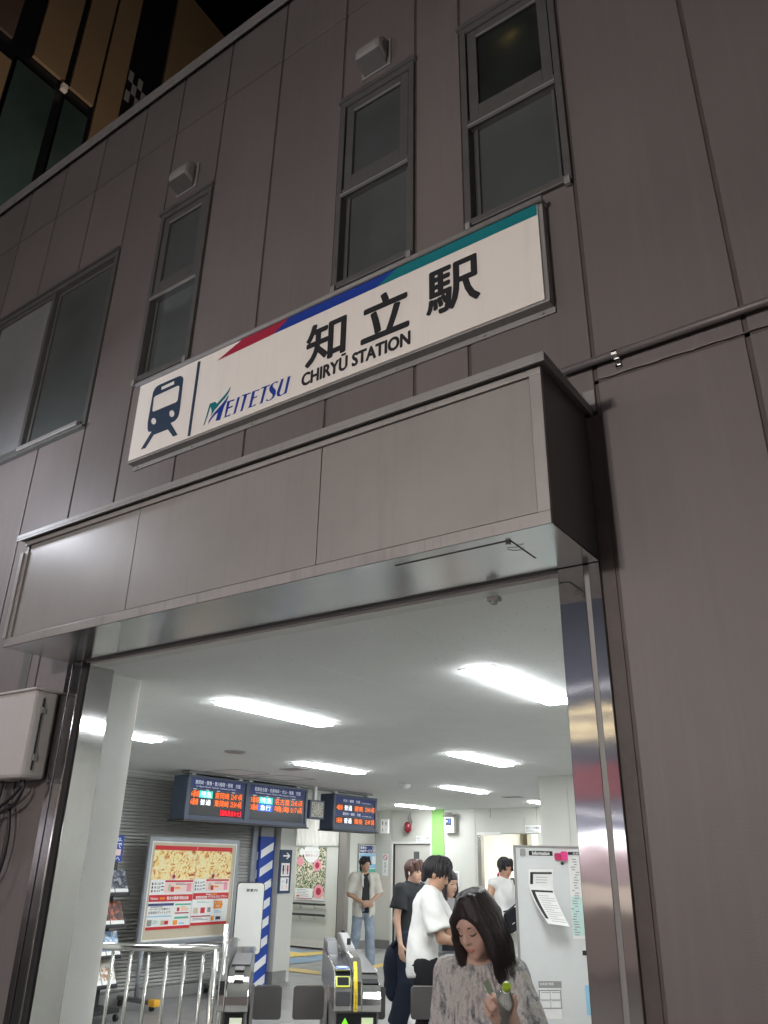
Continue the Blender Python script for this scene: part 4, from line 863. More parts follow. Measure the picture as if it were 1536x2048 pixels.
for i, (trk, d_, tm) in enumerate((('4番線', '碧南', '23:43 4両'), ('2番線', '猿投', '23:49 2両'))):
    zt = .70-i*.37; zb = zt-.15; a = MB(); f.rect(a, .05, zb-.02, .95, zt+.03, .001); a.build('led_panel', M['board_black'], b3)
    for nm_, tx_, ua, ub in (('platform_lettering', trk, .08, .21), ('destination_lettering', d_, .48, .67), ('time_lettering', tm, .73, .95)):
        a = MB(); f.text(a, tx_, ua, zb, ub, zt, .004, 0, .008); a.build(nm_, M['led_orange'], b3)
    a = MB(); f.text(a, '普通', .25, zb, .42, zt, .004, 0, .008); a.build('kind_lettering', M['led_white'], b3)
# hangers
for (t_, yy_) in ((b12, 7.3), (b12, 8.15), (b12, 8.35), (b12, 9.35), (b3, 10.25), (b3, 11.1)):
    MB().box((BX-.14, yy_-.035, 2.57), (BX-.07, yy_+.035, ZC)).build('hanger', M['white'], t_)
MB().box((BX-.2, 7.2, 2.60), (BX-.05, 11.2, 2.628)).build('ceiling_rail', M['coping'], b12)
# clock
ck_ = thing('hanging_clock', 'square grey hanging clock between the two departure boards', 'clock', (BX-.05, 9.77, 2.1))
cy0, cy1, cz0, cz1 = pX(621, 1600, BX)[1], pX(650, 1600, BX)[1], pX(622, 1637, BX)[2], pX(622, 1599, BX)[2]
MB().box((BX-.12, cy0, cz0), (BX, cy1, cz1)).build('casing', M['board_blue'], ck_, bevel=.01)
f = Face((BX, cy0, cz0), (0, 1, 0), (0, 0, 1), cy1-cy0, cz1-cz0); a = MB(); f.rect(a, .10, .10, .90, .90, .002, 0)
for k in range(12):
    an = k*math.pi/6; u, v = .5+.34*math.sin(an), .5+.34*math.cos(an); f.rect(a, u-.03, v-.03, u+.03, v+.03, .004, 1)
a.build('dial', [mat('tan_dial', (.38, .36, .29), .4), M['black']], ck_)
a = MB(); a.prism([f.P(.5, .48, .006), f.P(.53, .50, .006), f.P(.25, .36, .006), f.P(.24, .33, .006)], f.n*.003); a.prism([f.P(.48, .5, .008), f.P(.52, .5, .008), f.P(.51, .84, .008), f.P(.49, .84, .008)], f.n*.003); a.build('hands', M['paper'], ck_)
MB().box((BX-.09, (cy0+cy1)/2-.03, cz1), (BX-.04, (cy0+cy1)/2+.03, ZC)).build('hanger', M['white'], ck_)

# ================================================================== POSTER BOARD
PX_ = -8.45
pb = thing('poster_board', 'wheeled grey framed notice board holding the two gold and red posters', 'notice board', (PX_, 7.8, 0))
qTL, qTR, qBR, qBL = pX(301, 1672, PX_), pX(480, 1681, PX_), pX(463, 1880, PX_), pX(272, 1893, PX_)
y0b, y1b, z0b, z1b = (qTL[1]+qBL[1])/2, (qTR[1]+qBR[1])/2, (qBL[2]+qBR[2])/2, (qTL[2]+qTR[2])/2
a = MB(); fw_ = .05
a.box((PX_-.03, y0b, z0b), (PX_+.01, y0b+fw_, z1b)); a.box((PX_-.03, y1b-fw_, z0b), (PX_+.01, y1b, z1b)); a.box((PX_-.03, y0b+fw_, z0b), (PX_+.01, y1b-fw_, z0b+fw_)); a.box((PX_-.03, y0b+fw_, z1b-fw_), (PX_+.01, y1b-fw_, z1b)); a.build('frame', M['board_frame'], pb, bevel=.006)
a = MB(); i_ = fw_; j_ = fw_+.018
a.box((PX_-.02, y0b+i_, z0b+i_), (PX_+.004, y0b+j_, z1b-i_)); a.box((PX_-.02, y1b-j_, z0b+i_), (PX_+.004, y1b-i_, z1b-i_)); a.box((PX_-.02, y0b+j_, z1b-j_), (PX_+.004, y1b-j_, z1b-i_)); a.box((PX_-.02, y0b+j_, z0b+i_), (PX_+.004, y1b-j_, z0b+j_)); a.build('inner_trim', M['white'], pb)
MB().box((PX_-.028, y0b+.04, z0b+.04), (PX_-.008, y1b-.04, z1b-.04)).build('backboard', M['cork'], pb)
for yy_ in (y0b+.10, y1b-.10):
    MB().tube([(PX_-.01, yy_, .08), (PX_-.01, yy_, z0b)], .028, 12).build('leg', M['board_frame'], pb, smooth=True)
    MB().box((PX_-.32, yy_-.03, .06), (PX_+.30, yy_+.03, .11)).build('foot', M['steel_dark'], pb, bevel=.01)
    for s in (-1, 1):
        MB().tube([(PX_+s*.28, yy_-.018, .03), (PX_+s*.28, yy_+.018, .03)], .03, 12).build('caster', M['rubber'], pb)
    MB().box((PX_+.26, yy_-.05, .05), (PX_+.37, yy_+.05, .12)).build('foot_cap', mat('amber_foot_cap', (.72, .38, .04), .5), pb, bevel=.012)
M['gold'] = montage('gold_crowd_print', [(.26, (.16, .05, .03)), (.36, (.60, .14, .05)), (.43, (.80, .55, .16)), (.50, (.85, .74, .36)), (.56, (.86, .80, .55)), (.62, (.80, .58, .18)), (.70, (.62, .14, .06)), (.80, (.8, .65, .3))], 6.5, 3.4)
def gold_poster(ya, yb, za, zb, right):
    lab = 'gold and red event poster with blue and green text boxes, left one on the board' if not right else 'gold and red event poster with shirt pictures and orange arrow, right one on the board'
    t = thing('event_poster', lab, 'poster', (PX_, (ya+yb)/2, za), 'gold and red posters on the notice board')
    MB().box((PX_-.007, ya, za), (PX_-.003, yb, zb)).build('sheet', M['paper'], t)
    f = Face((PX_-.003, ya, za), (0, 1, 0), (0, 0, 1), yb-ya, zb-za)
    b = MB(); f.rect(b, 0, .585, 1, .945, .002); b.build('picture', M['gold'], t)
    b = MB(); f.rect(b, 0, .945, 1, 1, .002, 0); f.rect(b, 0, 0, 1, .035, .002, 0); f.rect(b, .32, .555, .98, .578, .003, 0); f.rect(b, 0, .325, 1, .405, .002, 0)
    f.rect(b, .32, .43, .98, .55, .002, 1); f.rect(b, .40, .45, .47, .53, .004, 2); f.rect(b, .46, .44, .54, .50, .006, 0); f.rect(b, .56, .475, .68, .495, .004, 3); f.rect(b, .84, .44, .94, .54, .004, 4)
    for k, tx in enumerate(('8.10', '8.23', '8.31')):
        f.text(b, tx, .09, .525-k*.042, .22, .548-k*.042, .004, 5, .02); f.rect(b, .03, .522-k*.042, .06, .55-k*.042, .003, 5)
    f.lines(b, .57, .51, .9, .545, 2, .004, 5, .3); f.lines(b, .24, .43, .31, .55, 3, .003, 5, .3)
    f.disc(b, .5, .62, .028, .004, 6, 10); f.rect(b, .455, .585, .55, .645, .004, 6); f.text(b, '祭', .46, .60, .54, .64, .006, 0, .02)
    if not right:
        f.text(b, '知の大祭典 特別企画', .40, .345, .90, .385, .004, 6, .03); f.text(b, 'Meitetsu', .04, .35, .2, .378, .004, 6, .02); f.rect(b, .24, .35, .36, .375, .004, 3)
        f.rect(b, .0, .275, .58, .305, .002, 7); f.rect(b, .61, .275, .98, .295, .002, 8); f.text(b, 'キーワードを集めて', .05, .225, .50, .25, .003, 5, .02); f.text(b, '記念品をゲットしよう!', .03, .185, .52, .215, .003, 5, .02); f.lines(b, .06, .25, .5, .268, 1, .003, 5, .4)
        f.rect(b, .0, .145, .55, .16, .002, 9); f.rect(b, .62, .175, .95, .19, .002, 10); f.rect(b, .62, .115, .95, .14, .002, 8); f.rect(b, .66, .205, .72, .25, .003, 0); f.lines(b, .75, .2, .95, .26, 3, .003, 3, .4)
        f.rect(b, .02, .045, .12, .115, .003, 11); f.lines(b, .14, .06, .28, .11, 4, .003, 8, .3); f.rect(b, .32, .05, .40, .105, .003, 2); f.rect(b, .40, .055, .49, .10, .005, 0); f.rect(b, .60, .045, .70, .10, .003, 3); f.rect(b, .73, .05, .86, .07, .003, 9)
    else:
        f.text(b, 'デジタルスタンプラリー', .42, .338, .97, .372, .004, 6, .03); f.rect(b, .08, .335, .39, .365, .004, 6); f.text(b, '知の大祭典 特別企画', .10, .342, .37, .36, .006, 0, .01); f.text(b, 'Meitetsu', .35, .378, .5, .397, .004, 6, .02); f.rect(b, .52, .378, .66, .395, .004, 3)
        f.poly(b, [(.60, .20), (.82, .20), (.86, .25), (.82, .30), (.60, .30)], .003, 3); f.text(b, 'キーワード', .63, .26, .80, .285, .005, 6, .02); f.text(b, '対応!', .66, .22, .78, .25, .005, 6, .02); f.lines(b, .12, .27, .5, .3, 2, .003, 8, .3)
        f.rect(b, .05, .15, .17, .22, .003, 2); f.rect(b, .24, .15, .36, .22, .003, 0); f.rect(b, .43, .16, .52, .22, .003, 11); f.rect(b, 0, .105, .53, .12, .002, 10); f.lines(b, .05, .055, .5, .09, 2, .003, 5, .3)
        f.lines(b, .62, .14, .86, .18, 2, .003, 9, .5); f.rect(b, .55, .05, .63, .11, .003, 3); f.rect(b, .68, .06, .82, .10, .003, 12)
    b.build('print', [M['red'], M['pale_pink'], M['beige'], M['orange'], M['pink'], M['black'], M['paper'], M['board_head'], M['sgreen'], M['lblue'], M['crimson'], M['coping'], M['navy']], t)
ym = (y0b+y1b)/2+.02; zp1 = z1b-.10; zp0 = z0b+.17
gold_poster(y0b+.10, ym-.004, zp0, zp1, False); gold_poster(ym+.004, y1b-.13, zp0+.02, zp1, True)

# ================================================================== BROCHURE RACK
RY, RX = 6.30, -8.15
rk = thing('brochure_rack', 'black brochure rack with tiered trays half hidden by the white post', 'rack', (RX, RY, 0))
ra, rb = pX(205, 1685, RX), pX(187, 1990, RX)
ye = pX(241, 1690, RX)[1]+.17
MB().box((RX-.12, ye-.16, .12), (RX-.07, ye-.11, 1.55)).build('post', M['rubber'], rk); MB().box((RX-.12, ye-.60, .12), (RX-.07, ye-.55, 1.55)).build('post', M['rubber'], rk)
MB().box((RX-.30, ye-.62, .08), (RX+.20, ye-.04, .12)).build('base', M['rubber'], rk)
for xx, yy_ in ((RX+.18, ye-.06), (RX-.28, ye-.06), (RX+.18, ye-.60), (RX-.28, ye-.60)): MB().tube([(xx, yy_-.015, .035), (xx, yy_+.015, .035)], .035, 12).build('caster', M['rubber'], rk)
MB().box((RX-.10, ye-.60, 1.55), (RX-.085, ye-.06, 1.83)).build('header_card', M['blue'], rk)
f = Face((RX-.085, ye-.60, 1.55), (0, 1, 0), (0, 0, 1), .54, .28); b = MB(); f.text(b, 'おでかけは、', .45, .78, .95, .92, .002, 0, .02); f.text(b, '名鉄で', .6, .52, .95, .74, .002, 0, .03); f.rect(b, .5, .24, .95, .48, .002, 1); f.text(b, '旅', .6, .05, .8, .2, .002, 0, .02); f.text(b, 'へ', .84, .05, .95, .18, .002, 0, .02); b.build('header_lettering', [M['paper'], M['pale_pink']], rk)
cov = [montage('night_photo_print', [(.35, (.02, .02, .03)), (.5, (.08, .09, .11)), (.6, (.35, .36, .4)), (.7, (.05, .05, .06))], 14, 1), montage('dark_red_photo_print', [(.35, (.02, .015, .015)), (.52, (.10, .03, .02)), (.6, (.55, .12, .03)), (.68, (.04, .02, .02))], 12, 1), montage('blue_photo_print', [(.35, (.08, .16, .30)), (.5, (.25, .38, .55)), (.6, (.7, .75, .8)), (.7, (.12, .15, .2))], 10, 1), montage('food_photo_print', [(.4, (.75, .72, .66)), (.52, (.7, .66, .6)), (.57, (.40, .20, .08)), (.66, (.25, .12, .06)), (.75, (.75, .7, .6))], 12, 1)]
for i, (z_top, cv) in enumerate(((1.46, 0), (1.14, 1), (.84, 2), (.56, 3))):
    zb, zt = z_top-.26, z_top; y_ = (ye-.60, ye-.02)
    MB().prism([(RX-.06, y_[0], zt), (RX-.08, y_[0], zt), (RX+.05, y_[0], zb), (RX+.09, y_[0], zb), (RX+.09, y_[0], zb+.03)], (0, y_[1]-y_[0], 0)).build('tray', M['rubber'], rk)
    for k in range(3):
        ya = y_[0]+.01+k*.19; A0, A1 = np.array([RX+.075, 0, zb+.035]), np.array([RX-.045, 0, zt+.0])
        q4 = [A0+np.array([0, ya, 0]), A0+np.array([0, ya+.18, 0]), A1+np.array([0, ya+.18, 0]), A1+np.array([0, ya, 0])]
        nrm = np.cross(q4[1]-q4[0], q4[3]-q4[0]); nrm /= np.linalg.norm(nrm)
        if nrm[0] < 0: nrm = -nrm
        bb = MB().prism(q4, nrm*.008, 0); l0, l1 = q4[0]+nrm*.010, q4[1]+nrm*.010; up = (q4[3]-q4[0])*.16
        bb.quad([l0, l1, l1+up, l0+up], 1); bb.build('brochure', [cov[cv], M['paper']], rk)

# ================================================================== INFO STAND
GA = rad(42); gd = np.array([-math.sin(GA), math.cos(GA), 0]); gw = np.array([math.cos(GA), math.sin(GA), 0]); gz = np.array([0, 0, 1.])
def rrect(f, mb, a0, b0, a1, b1, r, o0, o1, m=0, n=5):
    pts = []
    for cx, cy, st_ in ((a1*f.w-r, b1*f.h-r, 0), (a0*f.w+r, b1*f.h-r, 90), (a0*f.w+r, b0*f.h+r, 180), (a1*f.w-r, b0*f.h+r, 270)):
        for t in np.linspace(0, 90, n): an = rad(st_+t); pts.append(f.O+f.u*(cx+r*math.cos(an))+f.v*(cy+r*math.sin(an))+f.n*o0)
    mb.prism(pts, f.n*(o1-o0), m)
DI = 11.2; a_, b_, c_ = pD(476.4, 1766, DI), pD(528.9, 1765, DI+.1), pD(466.2, 1909, DI)
IS = thing('guide_stand', 'tall white rounded guide board with black rim standing before the striped column', 'sign', (a_[0], a_[1], 0))
ud = (b_-a_); ud[2] = 0; wI = np.linalg.norm(ud); hI = a_[2]-c_[2]
f = Face((a_[0], a_[1], c_[2]), ud, (0, 0, 1), wI, hI)
b = MB(); rrect(f, b, -.03, -.015, 1.03, 1.015, .05, -.03, 0); b.build('rim', M['rubber'], IS)
b = MB(); rrect(f, b, .0, .0, 1.0, 1.0, .04, 0, .006); b.build('panel', M['white'], IS)
b = MB(); f.text(b, '御', .33, .875, .45, .92, .009, 0, .02); f.text(b, '案', .48, .875, .60, .92, .009, 0, .02); f.text(b, '内', .63, .875, .75, .92, .009, 0, .02); f.text(b, 'MEITETSU', .60, .055, .88, .075, .009, 0, .01); f.disc(b, .64, .10, .010, .009, 1); f.disc(b, .21, .20, .012, .009, 1); f.rect(b, .08, .04, .24, .07, .009, 2); b.build('lettering', [M['black'], M['lblue'], M['grey_print']], IS)
cI = f.P(.5, 0, -.02); MB().tube([cI, (cI[0], cI[1], .05)], .025, 10).build('stand_pole', M['rubber'], IS)
MB().obox((cI[0], cI[1], .03), gw*.26, gd*.02, gz*.02).obox((cI[0], cI[1], .03), gw*.02, gd*.18, gz*.02).build('stand_foot', M['rubber'], IS)

# ================================================================== TICKET GATES
GN = pD(716, 2000, 6.3); GN[2] = 0
def gp(c, w, s, z): return c+gw*w+gd*s+gz*z
def profile_slab(c, w0, w1, prof, name, m, parent, bevel=0.0, smooth=False):
    """side outline (s, z) pushed across the gate's width"""
    b = MB(); b.prism([gp(c, w0, s, z) for s, z in prof], gw*(w1-w0)); return b.build(name, M[m], parent, bevel=bevel)
UNIT = [(.02,.66),(.0,.70),(.0,.74),(.015,.80),(.05,.85),(.10,.885),(.18,.905),(1.55,.915),(1.58,.90),(1.58,.66)]
FIN = [(.0,.66),(-.02,.70),(-.02,.76),(.0,.84),(.04,.90),(.10,.945),(.18,.97),(1.52,.985),(1.58,.96),(1.58,.66)]
LOW = [(.0,.66),(-.01,.70),(-.008,.74),(.01,.775),(.04,.80),(.08,.812),(.16,.83),(.20,.86),(1.55,.90),(1.58,.88),(1.58,.66)]
def flap(t, c, w0, w1, s=.62, corner=1):
    z0, z1 = .52, .735
    b = MB(); r = .02; P4 = []
    for cx, cz, st_ in ((max(w0,w1)-r, z1-r, 0), (min(w0,w1)+r, z1-r, 90), (min(w0,w1)+r, z0+r, 180), (max(w0,w1)-r, z0+r, 270)):
        for q_ in np.linspace(0, 90, 4): an = rad(st_+q_); P4.append(gp(c, cx+r*math.cos(an), s, cz+r*math.sin(an)))
    b.prism(P4, gd*.022); o = b.build('flap', M['flap'], t, bevel=.004)
    e = MB(); e.obox(gp(c, (w0+w1)/2, s+.011, z1+.003), gw*(abs(w1-w0)/2-.02), gd*.010, gz*.003); e.build('flap_edge', M['chrome'], o)
M['flap'] = mat('dark_grey_flap', (.075, .07, .068), .45, var=.03, bump=.15, bs=200); M['gate_dark'] = mat('dark_gate_body', (.055, .057, .062), .35, var=.04); M['gate_grey'] = mat('grey_gate_body', (.20, .20, .20), .32, metal=.3, var=.04); M['gate_black'] = mat('black_gloss_plastic', (.018, .02, .025), .18)
def body(t, c, w0, w1):
    b = MB(); b.prism([gp(c, w0+.015, .06, 0), gp(c, w1-.015, .06, 0), gp(c, w1-.015, 1.52, 0), gp(c, w0+.015, 1.52, 0)], gz*.657); b.build('body', M['gate_grey'], t, bevel=.008)
    b = MB(); b.prism([gp(c, w0+.03, .045, .30), gp(c, w1-.03, .045, .30), gp(c, w1-.03, .06, .30), gp(c, w0+.03, .06, .30)], gz*.345); b.build('front_panel', M['gate_black'], t)
    for w_ in (w0, w1):
        s_ = 1 if w_ > (w0+w1)/2 else -1
        b = MB(); b.obox(gp(c, w_+s_*.012, .62, .62), gw*.012, gd*.012, gz*.125); b.build('flap_hinge', M['satin'], t)
        b = MB(); b.obox(gp(c, w_, 1.05, .40), gw*.004, gd*.36, gz*.2); b.build('side_panel', M['gate_dark'], t)
def decal(t, c, w0, w1, s0, z0, s1, z1, name, m, lift=.004):
    d = gp(c, 0, s1, z1)-gp(c, 0, s0, z0); n = np.cross(gw, d); n /= np.linalg.norm(n)
    if n[2] < 0: n = -n
    b = MB(); b.prism([gp(c, w0, s0, z0)+n*.001, gp(c, w1, s0, z0)+n*.001, gp(c, w1, s1, z1)+n*.001, gp(c, w0, s1, z1)+n*.001], n*lift); return b.build(name, M[m], t, bevel=0)
# centre gate, two units and the raised fin between them
G1 = thing('ticket_gate', 'ticket gate with blue card reader and yellow strip, middle of the row', 'ticket gate', GN, 'ticket gates across the concourse')
body(G1, GN, -.17, .165)
profile_slab(GN, -.165, -.040, UNIT, 'reader_unit', 'satin', G1, .006); profile_slab(GN, -.038, .026, FIN, 'centre_fin', 'chrome', G1, .008); profile_slab(GN, .028, .160, LOW, 'right_unit', 'chrome', G1, .006)
decal(G1, GN, -.152, -.052, .20, .906, .95, .912, 'top_cover', 'gate_black')
q = decal(G1, GN, -.155, -.05, .02, .80, .105, .888, 'reader_pad', 'gate_black', .006)
b = MB(); cc = gp(GN, -.1025, .135, .896)+gz*.014
M['reader_blue'] = led('blue_reader_light', (.18, .32, .9), .9); M['reader_white'] = led('pale_reader_light', (.75, .85, 1), 1.0)
b.quad([cc+gw*.046*math.cos(t)+gd*.052*math.sin(t)+gz*.004 for t in np.linspace(0, 2*math.pi, 24, endpoint=False)], 0); b.quad([cc+gw*.026*math.cos(t)+gd*.024*math.sin(t)+gz*.006 for t in np.linspace(0, 2*math.pi, 20, endpoint=False)], 1); b.build('card_reader', [M['reader_blue'], M['reader_white']], G1)
MB().obox(gp(GN, -.1025, .135, .896)+gz*.006, gw*.055, gd*.062, gz*.007).build('reader_plinth', M['satin'], G1, bevel=.004)
# ticket slot with yellow-green rim
fs_ = Face(gp(GN, -.152, .005, .79), gw, gp(GN, 0, .062, .862)-gp(GN, 0, .005, .79), .095, .092)
M['rim_yellow'] = led('yellow_green_rim', (.62, .68, .10), .35); b = MB(); fs_.slab(b, .0, .15, 1, .95, .004, .014, 0); b.build('slot_rim', M['rim_yellow'], G1, bevel=.004)
b = MB(); fs_.slab(b, .08, .24, .92, .86, .0145, .017, 0); b.build('ticket_slot', M['gate_black'], G1)
b = MB(); b.prism([gp(GN, -.150, -.004, .695), gp(GN, -.055, -.004, .695), gp(GN, -.055, .004, .785), gp(GN, -.150, .004, .785)], -gd*.012); b.build('front_pad', M['gate_dark'], G1, bevel=.01)
ys = MB()
for (s0, z0, s1, z1) in ((-.022, .665, -.022, .76), (-.022, .76, -.002, .84), (-.002, .84, .038, .90), (.038, .90, .10, .947)):
    d = gp(GN, 0, s1, z1)-gp(GN, 0, s0, z0); n = np.cross(gw, d); n /= np.linalg.norm(n); n = -n if n@gd > 0 else n
    ys.quad([gp(GN, -.030, s0, z0)+n*.004, gp(GN, -.006, s0, z0)+n*.004, gp(GN, -.006, s1, z1)+n*.004, gp(GN, -.030, s1, z1)+n*.004])
ys.build('yellow_strip', M['yellow'], G1)
ym_ = MB(); fy = Face(gp(GN, -.030, -.027, .67), gw, gz, .024, .13)
for k, ch in enumerate('このきっぷを入れ'): fy.text(ym_, ch, .22, .9-k*.12, .78, .985-k*.12, .001, 0, .02)
ym_.build('strip_lettering', M['black'], G1)
decal(G1, GN, .040, .150, .085, .814, .165, .832, 'display', 'gate_black'); decal(G1, GN, .030, .158, .23, .866, 1.5, .900, 'top_cover', 'gate_grey', .003)
b = MB(); fg = Face(gp(GN, -.155, .043, .33), gw, gz, .31, .31); fg.rect(b, .16, .46, .17, .47, .003, 1); fg.poly(b, [(.15, .80), (.32, .80), (.235, .94)], .003, 0); fg.rect(b, .20, .60, .27, .80, .003, 0); fg.rect(b, .60, .78, .86, .94, .003, 1); b.build('front_display', [led('green_arrow_light', (.22, .8, .03), .75), led('pale_green_light', (.55, .65, .4), .5)], G1)
# raised glass bar at the far side of the centre gate
b = MB(); b.prism([gp(GN, -.045, .55, .95), gp(GN, -.045, 1.55, .95), gp(GN, -.045, 1.52, 1.03), gp(GN, -.045, 1.30, 1.045), gp(GN, -.045, .62, .99)], gw*.075); b.build('raised_bar', M['coping'], G1, bevel=.012)
for s in (.75, 1.36): MB().tube([gp(GN, -.01, s, 1.0+.03*(s-.7)), gp(GN, -.01, s, 1.045+.02*(s-.7))], .016, 10).build('bar_stud', M['rubber'], G1)
b = MB(); b.prism([gp(GN, -.165, .95, .915), gp(GN, -.165, 1.52, .915), gp(GN, -.165, 1.48, 1.0), gp(GN, -.165, 1.15, .99)], gw*.10); b.build('far_display', M['gate_dark'], G1, bevel=.012)
flap(G1, GN, -.425, -.195); flap(G1, GN, .18, .27)
# left gate
GL = GN-gw*.855
G2 = thing('ticket_gate', 'narrow shiny ticket gate at the left end of the row beside the rail', 'ticket gate', GL, 'ticket gates across the concourse')
body(G2, GL, -.07, .115)
profile_slab(GL, -.095, -.045, FIN, 'side_fin', 'chrome', G2, .008); profile_slab(GL, -.043, .110, [(.0,.66),(-.01,.70),(-.008,.75),(.01,.785),(.05,.81),(.10,.825),(.12,.85),(.17,.87),(.24,.90),(1.55,.915),(1.58,.66)], 'reader_unit', 'chrome', G2, .006)
decal(G2, GL, .0, .065, .10, .833, .125, .857, 'display', 'gate_grey'); decal(G2, GL, .0, .065, .185, .882, .235, .902, 'display', 'gate_grey'); decal(G2, GL, -.03, .10, .30, .905, 1.0, .912, 'top_cover', 'gate_grey')
b = MB(); fg = Face(gp(GL, -.05, .043, .33), gw, gz, .15, .31); fg.rect(b, .3, .78, .85, .94, .003, 0); b.build('front_display', led('cream_light', (.62, .66, .52), .5), G2)
flap(G2, GL, .135, .345)
# right gate
GR = GN+gw*.905
G3 = thing('ticket_gate', 'grey ticket gate at the right, partly hidden by the woman with the bottle', 'ticket gate', GR, 'ticket gates across the concourse')
body(G3, GR, -.17, .165)
profile_slab(GR, -.165, .160, [(.0,.60),(.0,.70),(.02,.80),(.10,.87),(.18,.89),(1.42,.90),(1.58,.86),(1.60,.72),(1.50,.60)], 'housing', 'gate_light', G3, .015) if False else None
M['gate_light'] = mat('light_grey_gate_housing', (.33, .345, .36), .28, metal=.35, var=.03)
profile_slab(GR, -.185, .175, [(.0,.64),(.0,.72),(.02,.80),(.10,.87),(.18,.89),(1.44,.905),(1.56,.86),(1.60,.74),(1.52,.64)], 'housing', 'gate_light', G3, .018)
decal(G3, GR, -.15, -.02, .3, .893, 1.35, .904, 'top_cover', 'gate_dark'); decal(G3, GR, .0, .14, .3, .893, 1.35, .904, 'top_cover', 'gate_grey')
b = MB(); b.prism([gp(GR, -.12, 1.16, .90), gp(GR, .06, 1.16, .90), gp(GR, .06, 1.16, 1.06), gp(GR, .03, 1.16, 1.09), gp(GR, -.09, 1.16, 1.09), gp(GR, -.12, 1.16, 1.06)], gd*.05); b.build('far_display', M['gate_light'], G3, bevel=.012)
b = MB(); fg = Face(gp(GR, -.12, 1.155, .90), gw, gz, .18, .19); fg.slab(b, .15, .15, .85, .40, 0, .006); b.build('display', M['gate_black'], G3)
b = MB(); fg = Face(gp(GR, -.187, 1.10, .70), -gd, gz, .16, .12); fg.n = -gw; fg.rect(b, .1, .5, .6, .56, .003, 0); fg.rect(b, .3, .25, .55, .42, .003, 1); fg.rect(b, .15, .05, .6, .1, .003, 0); b.build('side_label', [M['paper'], M['black']], G3)
flap(G3, GR, -.44, -.205)

# ================================================================== HANDRAIL
rA, rB = pZ(196, 1893, 1.03), pZ(432, 1897, 1.03)
RA = thing('handrail', 'polished steel railing with upright bars at the left of the gates', 'railing', (rB[0], rB[1], 0))
rd = (rB-rA)/np.linalg.norm(rB-rA); rA0 = rA-rd*.9
MB().tube([rA0, rB+rd*.02], .024, 16).build('top_rail', M['chrome'], RA, smooth=True); 
b0_, b1_ = rA0.copy(), rB.copy(); b0_[2] = b1_[2] = .10; MB().tube([b0_, b1_], .016, 12).build('bottom_rail', M['satin'], RA, smooth=True)
for px in (176, 214.6, 253, 291, 329.6, 367, 404):
    q = pZ(px, 1908, 1.0); k_ = (q-rA)@rd; q = rA+rd*k_
    MB().tube([(q[0], q[1], .10), (q[0], q[1], 1.015)], .0125, 10).build('baluster', M['satin'], RA, smooth=True)
MB().tube([(rB[0], rB[1], 0), (rB[0], rB[1], 1.03)], .024, 14).build('post', M['satin'], RA, smooth=True); q2 = rB+rd*.06; MB().tube([(q2[0], q2[1], 0), (q2[0], q2[1], 1.18)], .018, 12).build('post', M['satin'], RA, smooth=True)
q3 = rA0; MB().tube([(q3[0], q3[1], 0), (q3[0], q3[1], 1.03)], .024, 14).build('post', M['satin'], RA, smooth=True)
b = MB(); b.prism([q2+gz*.02, q2+gz*.02+rd*.0+gd*.0+gz*.13, q2+gd*.25+gz*.12, q2+gd*.25+gz*.0], rd*.012); b.build('end_plate', M['chrome'], RA)

# ================================================================== WHITEBOARD
DW = 6.8
wa = pD(1027, 1690, DW); ww = gw
wb0 = thing('whiteboard', 'white mobile information whiteboard with magnets beside the right jamb', 'whiteboard', (wa[0], wa[1], 0))
WH, WW = wa[2]-.10, 1.25
f = Face((wa[0], wa[1], .10), ww, gz, WW, WH)
b = MB(); f.slab(b, .012, .01, .988, .99, -.015, 0); b.build('panel', mat('whiteboard_surface', (.66, .68, .68), .22, var=.03, vs=2, dirt=.25, dcol=(.5, .51, .52), ds=3), wb0)
b = MB(); f.slab(b, 0, 0, .012, 1, -.02, .008); f.slab(b, .988, 0, 1, 1, -.02, .008); f.slab(b, .012, .99, .988, 1, -.02, .008); f.slab(b, .012, 0, .988, .01, -.02, .008); b.build('frame', M['coping'], wb0, bevel=.003)
for u in (.1, .9):
    b = MB(); b.obox(f.P(u, 0, -.01)-gz*.05, ww*.02, gd*.25, gz*.02); b.build('foot', M['coping'], wb0); b = MB()
    for s in (-.23, .23): b.tube([f.P(u, 0, -.01)+gd*s-gz*.10+gz*.03-ww*.012, f.P(u, 0, -.01)+gd*s-gz*.10+gz*.03+ww*.012], .03, 10)
    b.build('caster', M['rubber'], wb0)
# pixel to board coordinates
def wf(px, py):
    d = ray(px, py); t = ((f.O-CAM)@f.n)/(d@f.n); q = CAM+d*t-f.O; return (q@f.u)/f.w, (q@f.v)/f.h
def wrect(mb, p0, p1, o, m=0): a, b_ = wf(*p0), wf(*p1); f.rect(mb, a[0], b_[1], b_[0], a[1], o, m); return a[0], b_[1], b_[0], a[1]
zc_ = lambda x, y: (1000+x/7.68, 1680+y/7.68)
b = MB(); r_ = wrect(b, zc_(440, 165), zc_(808, 245), .002, 0); f.text(b, 'Information', r_[0]+(r_[2]-r_[0])*.14, r_[1]+(r_[3]-r_[1])*.18, r_[0]+(r_[2]-r_[0])*.86, r_[3]-(r_[3]-r_[1])*.12, .004, 1, .03)
r_ = wrect(b, zc_(1040, 182), zc_(1400, 235), .002, 0); f.text(b, '名鉄路線図', r_[0]+(r_[2]-r_[0])*.2, r_[1]+(r_[3]-r_[1])*.2, r_[2]-(r_[2]-r_[0])*.2, r_[3]-(r_[3]-r_[1])*.2, .004, 1, .02); b.build('header_strip', [M['black'], M['paper']], wb0)
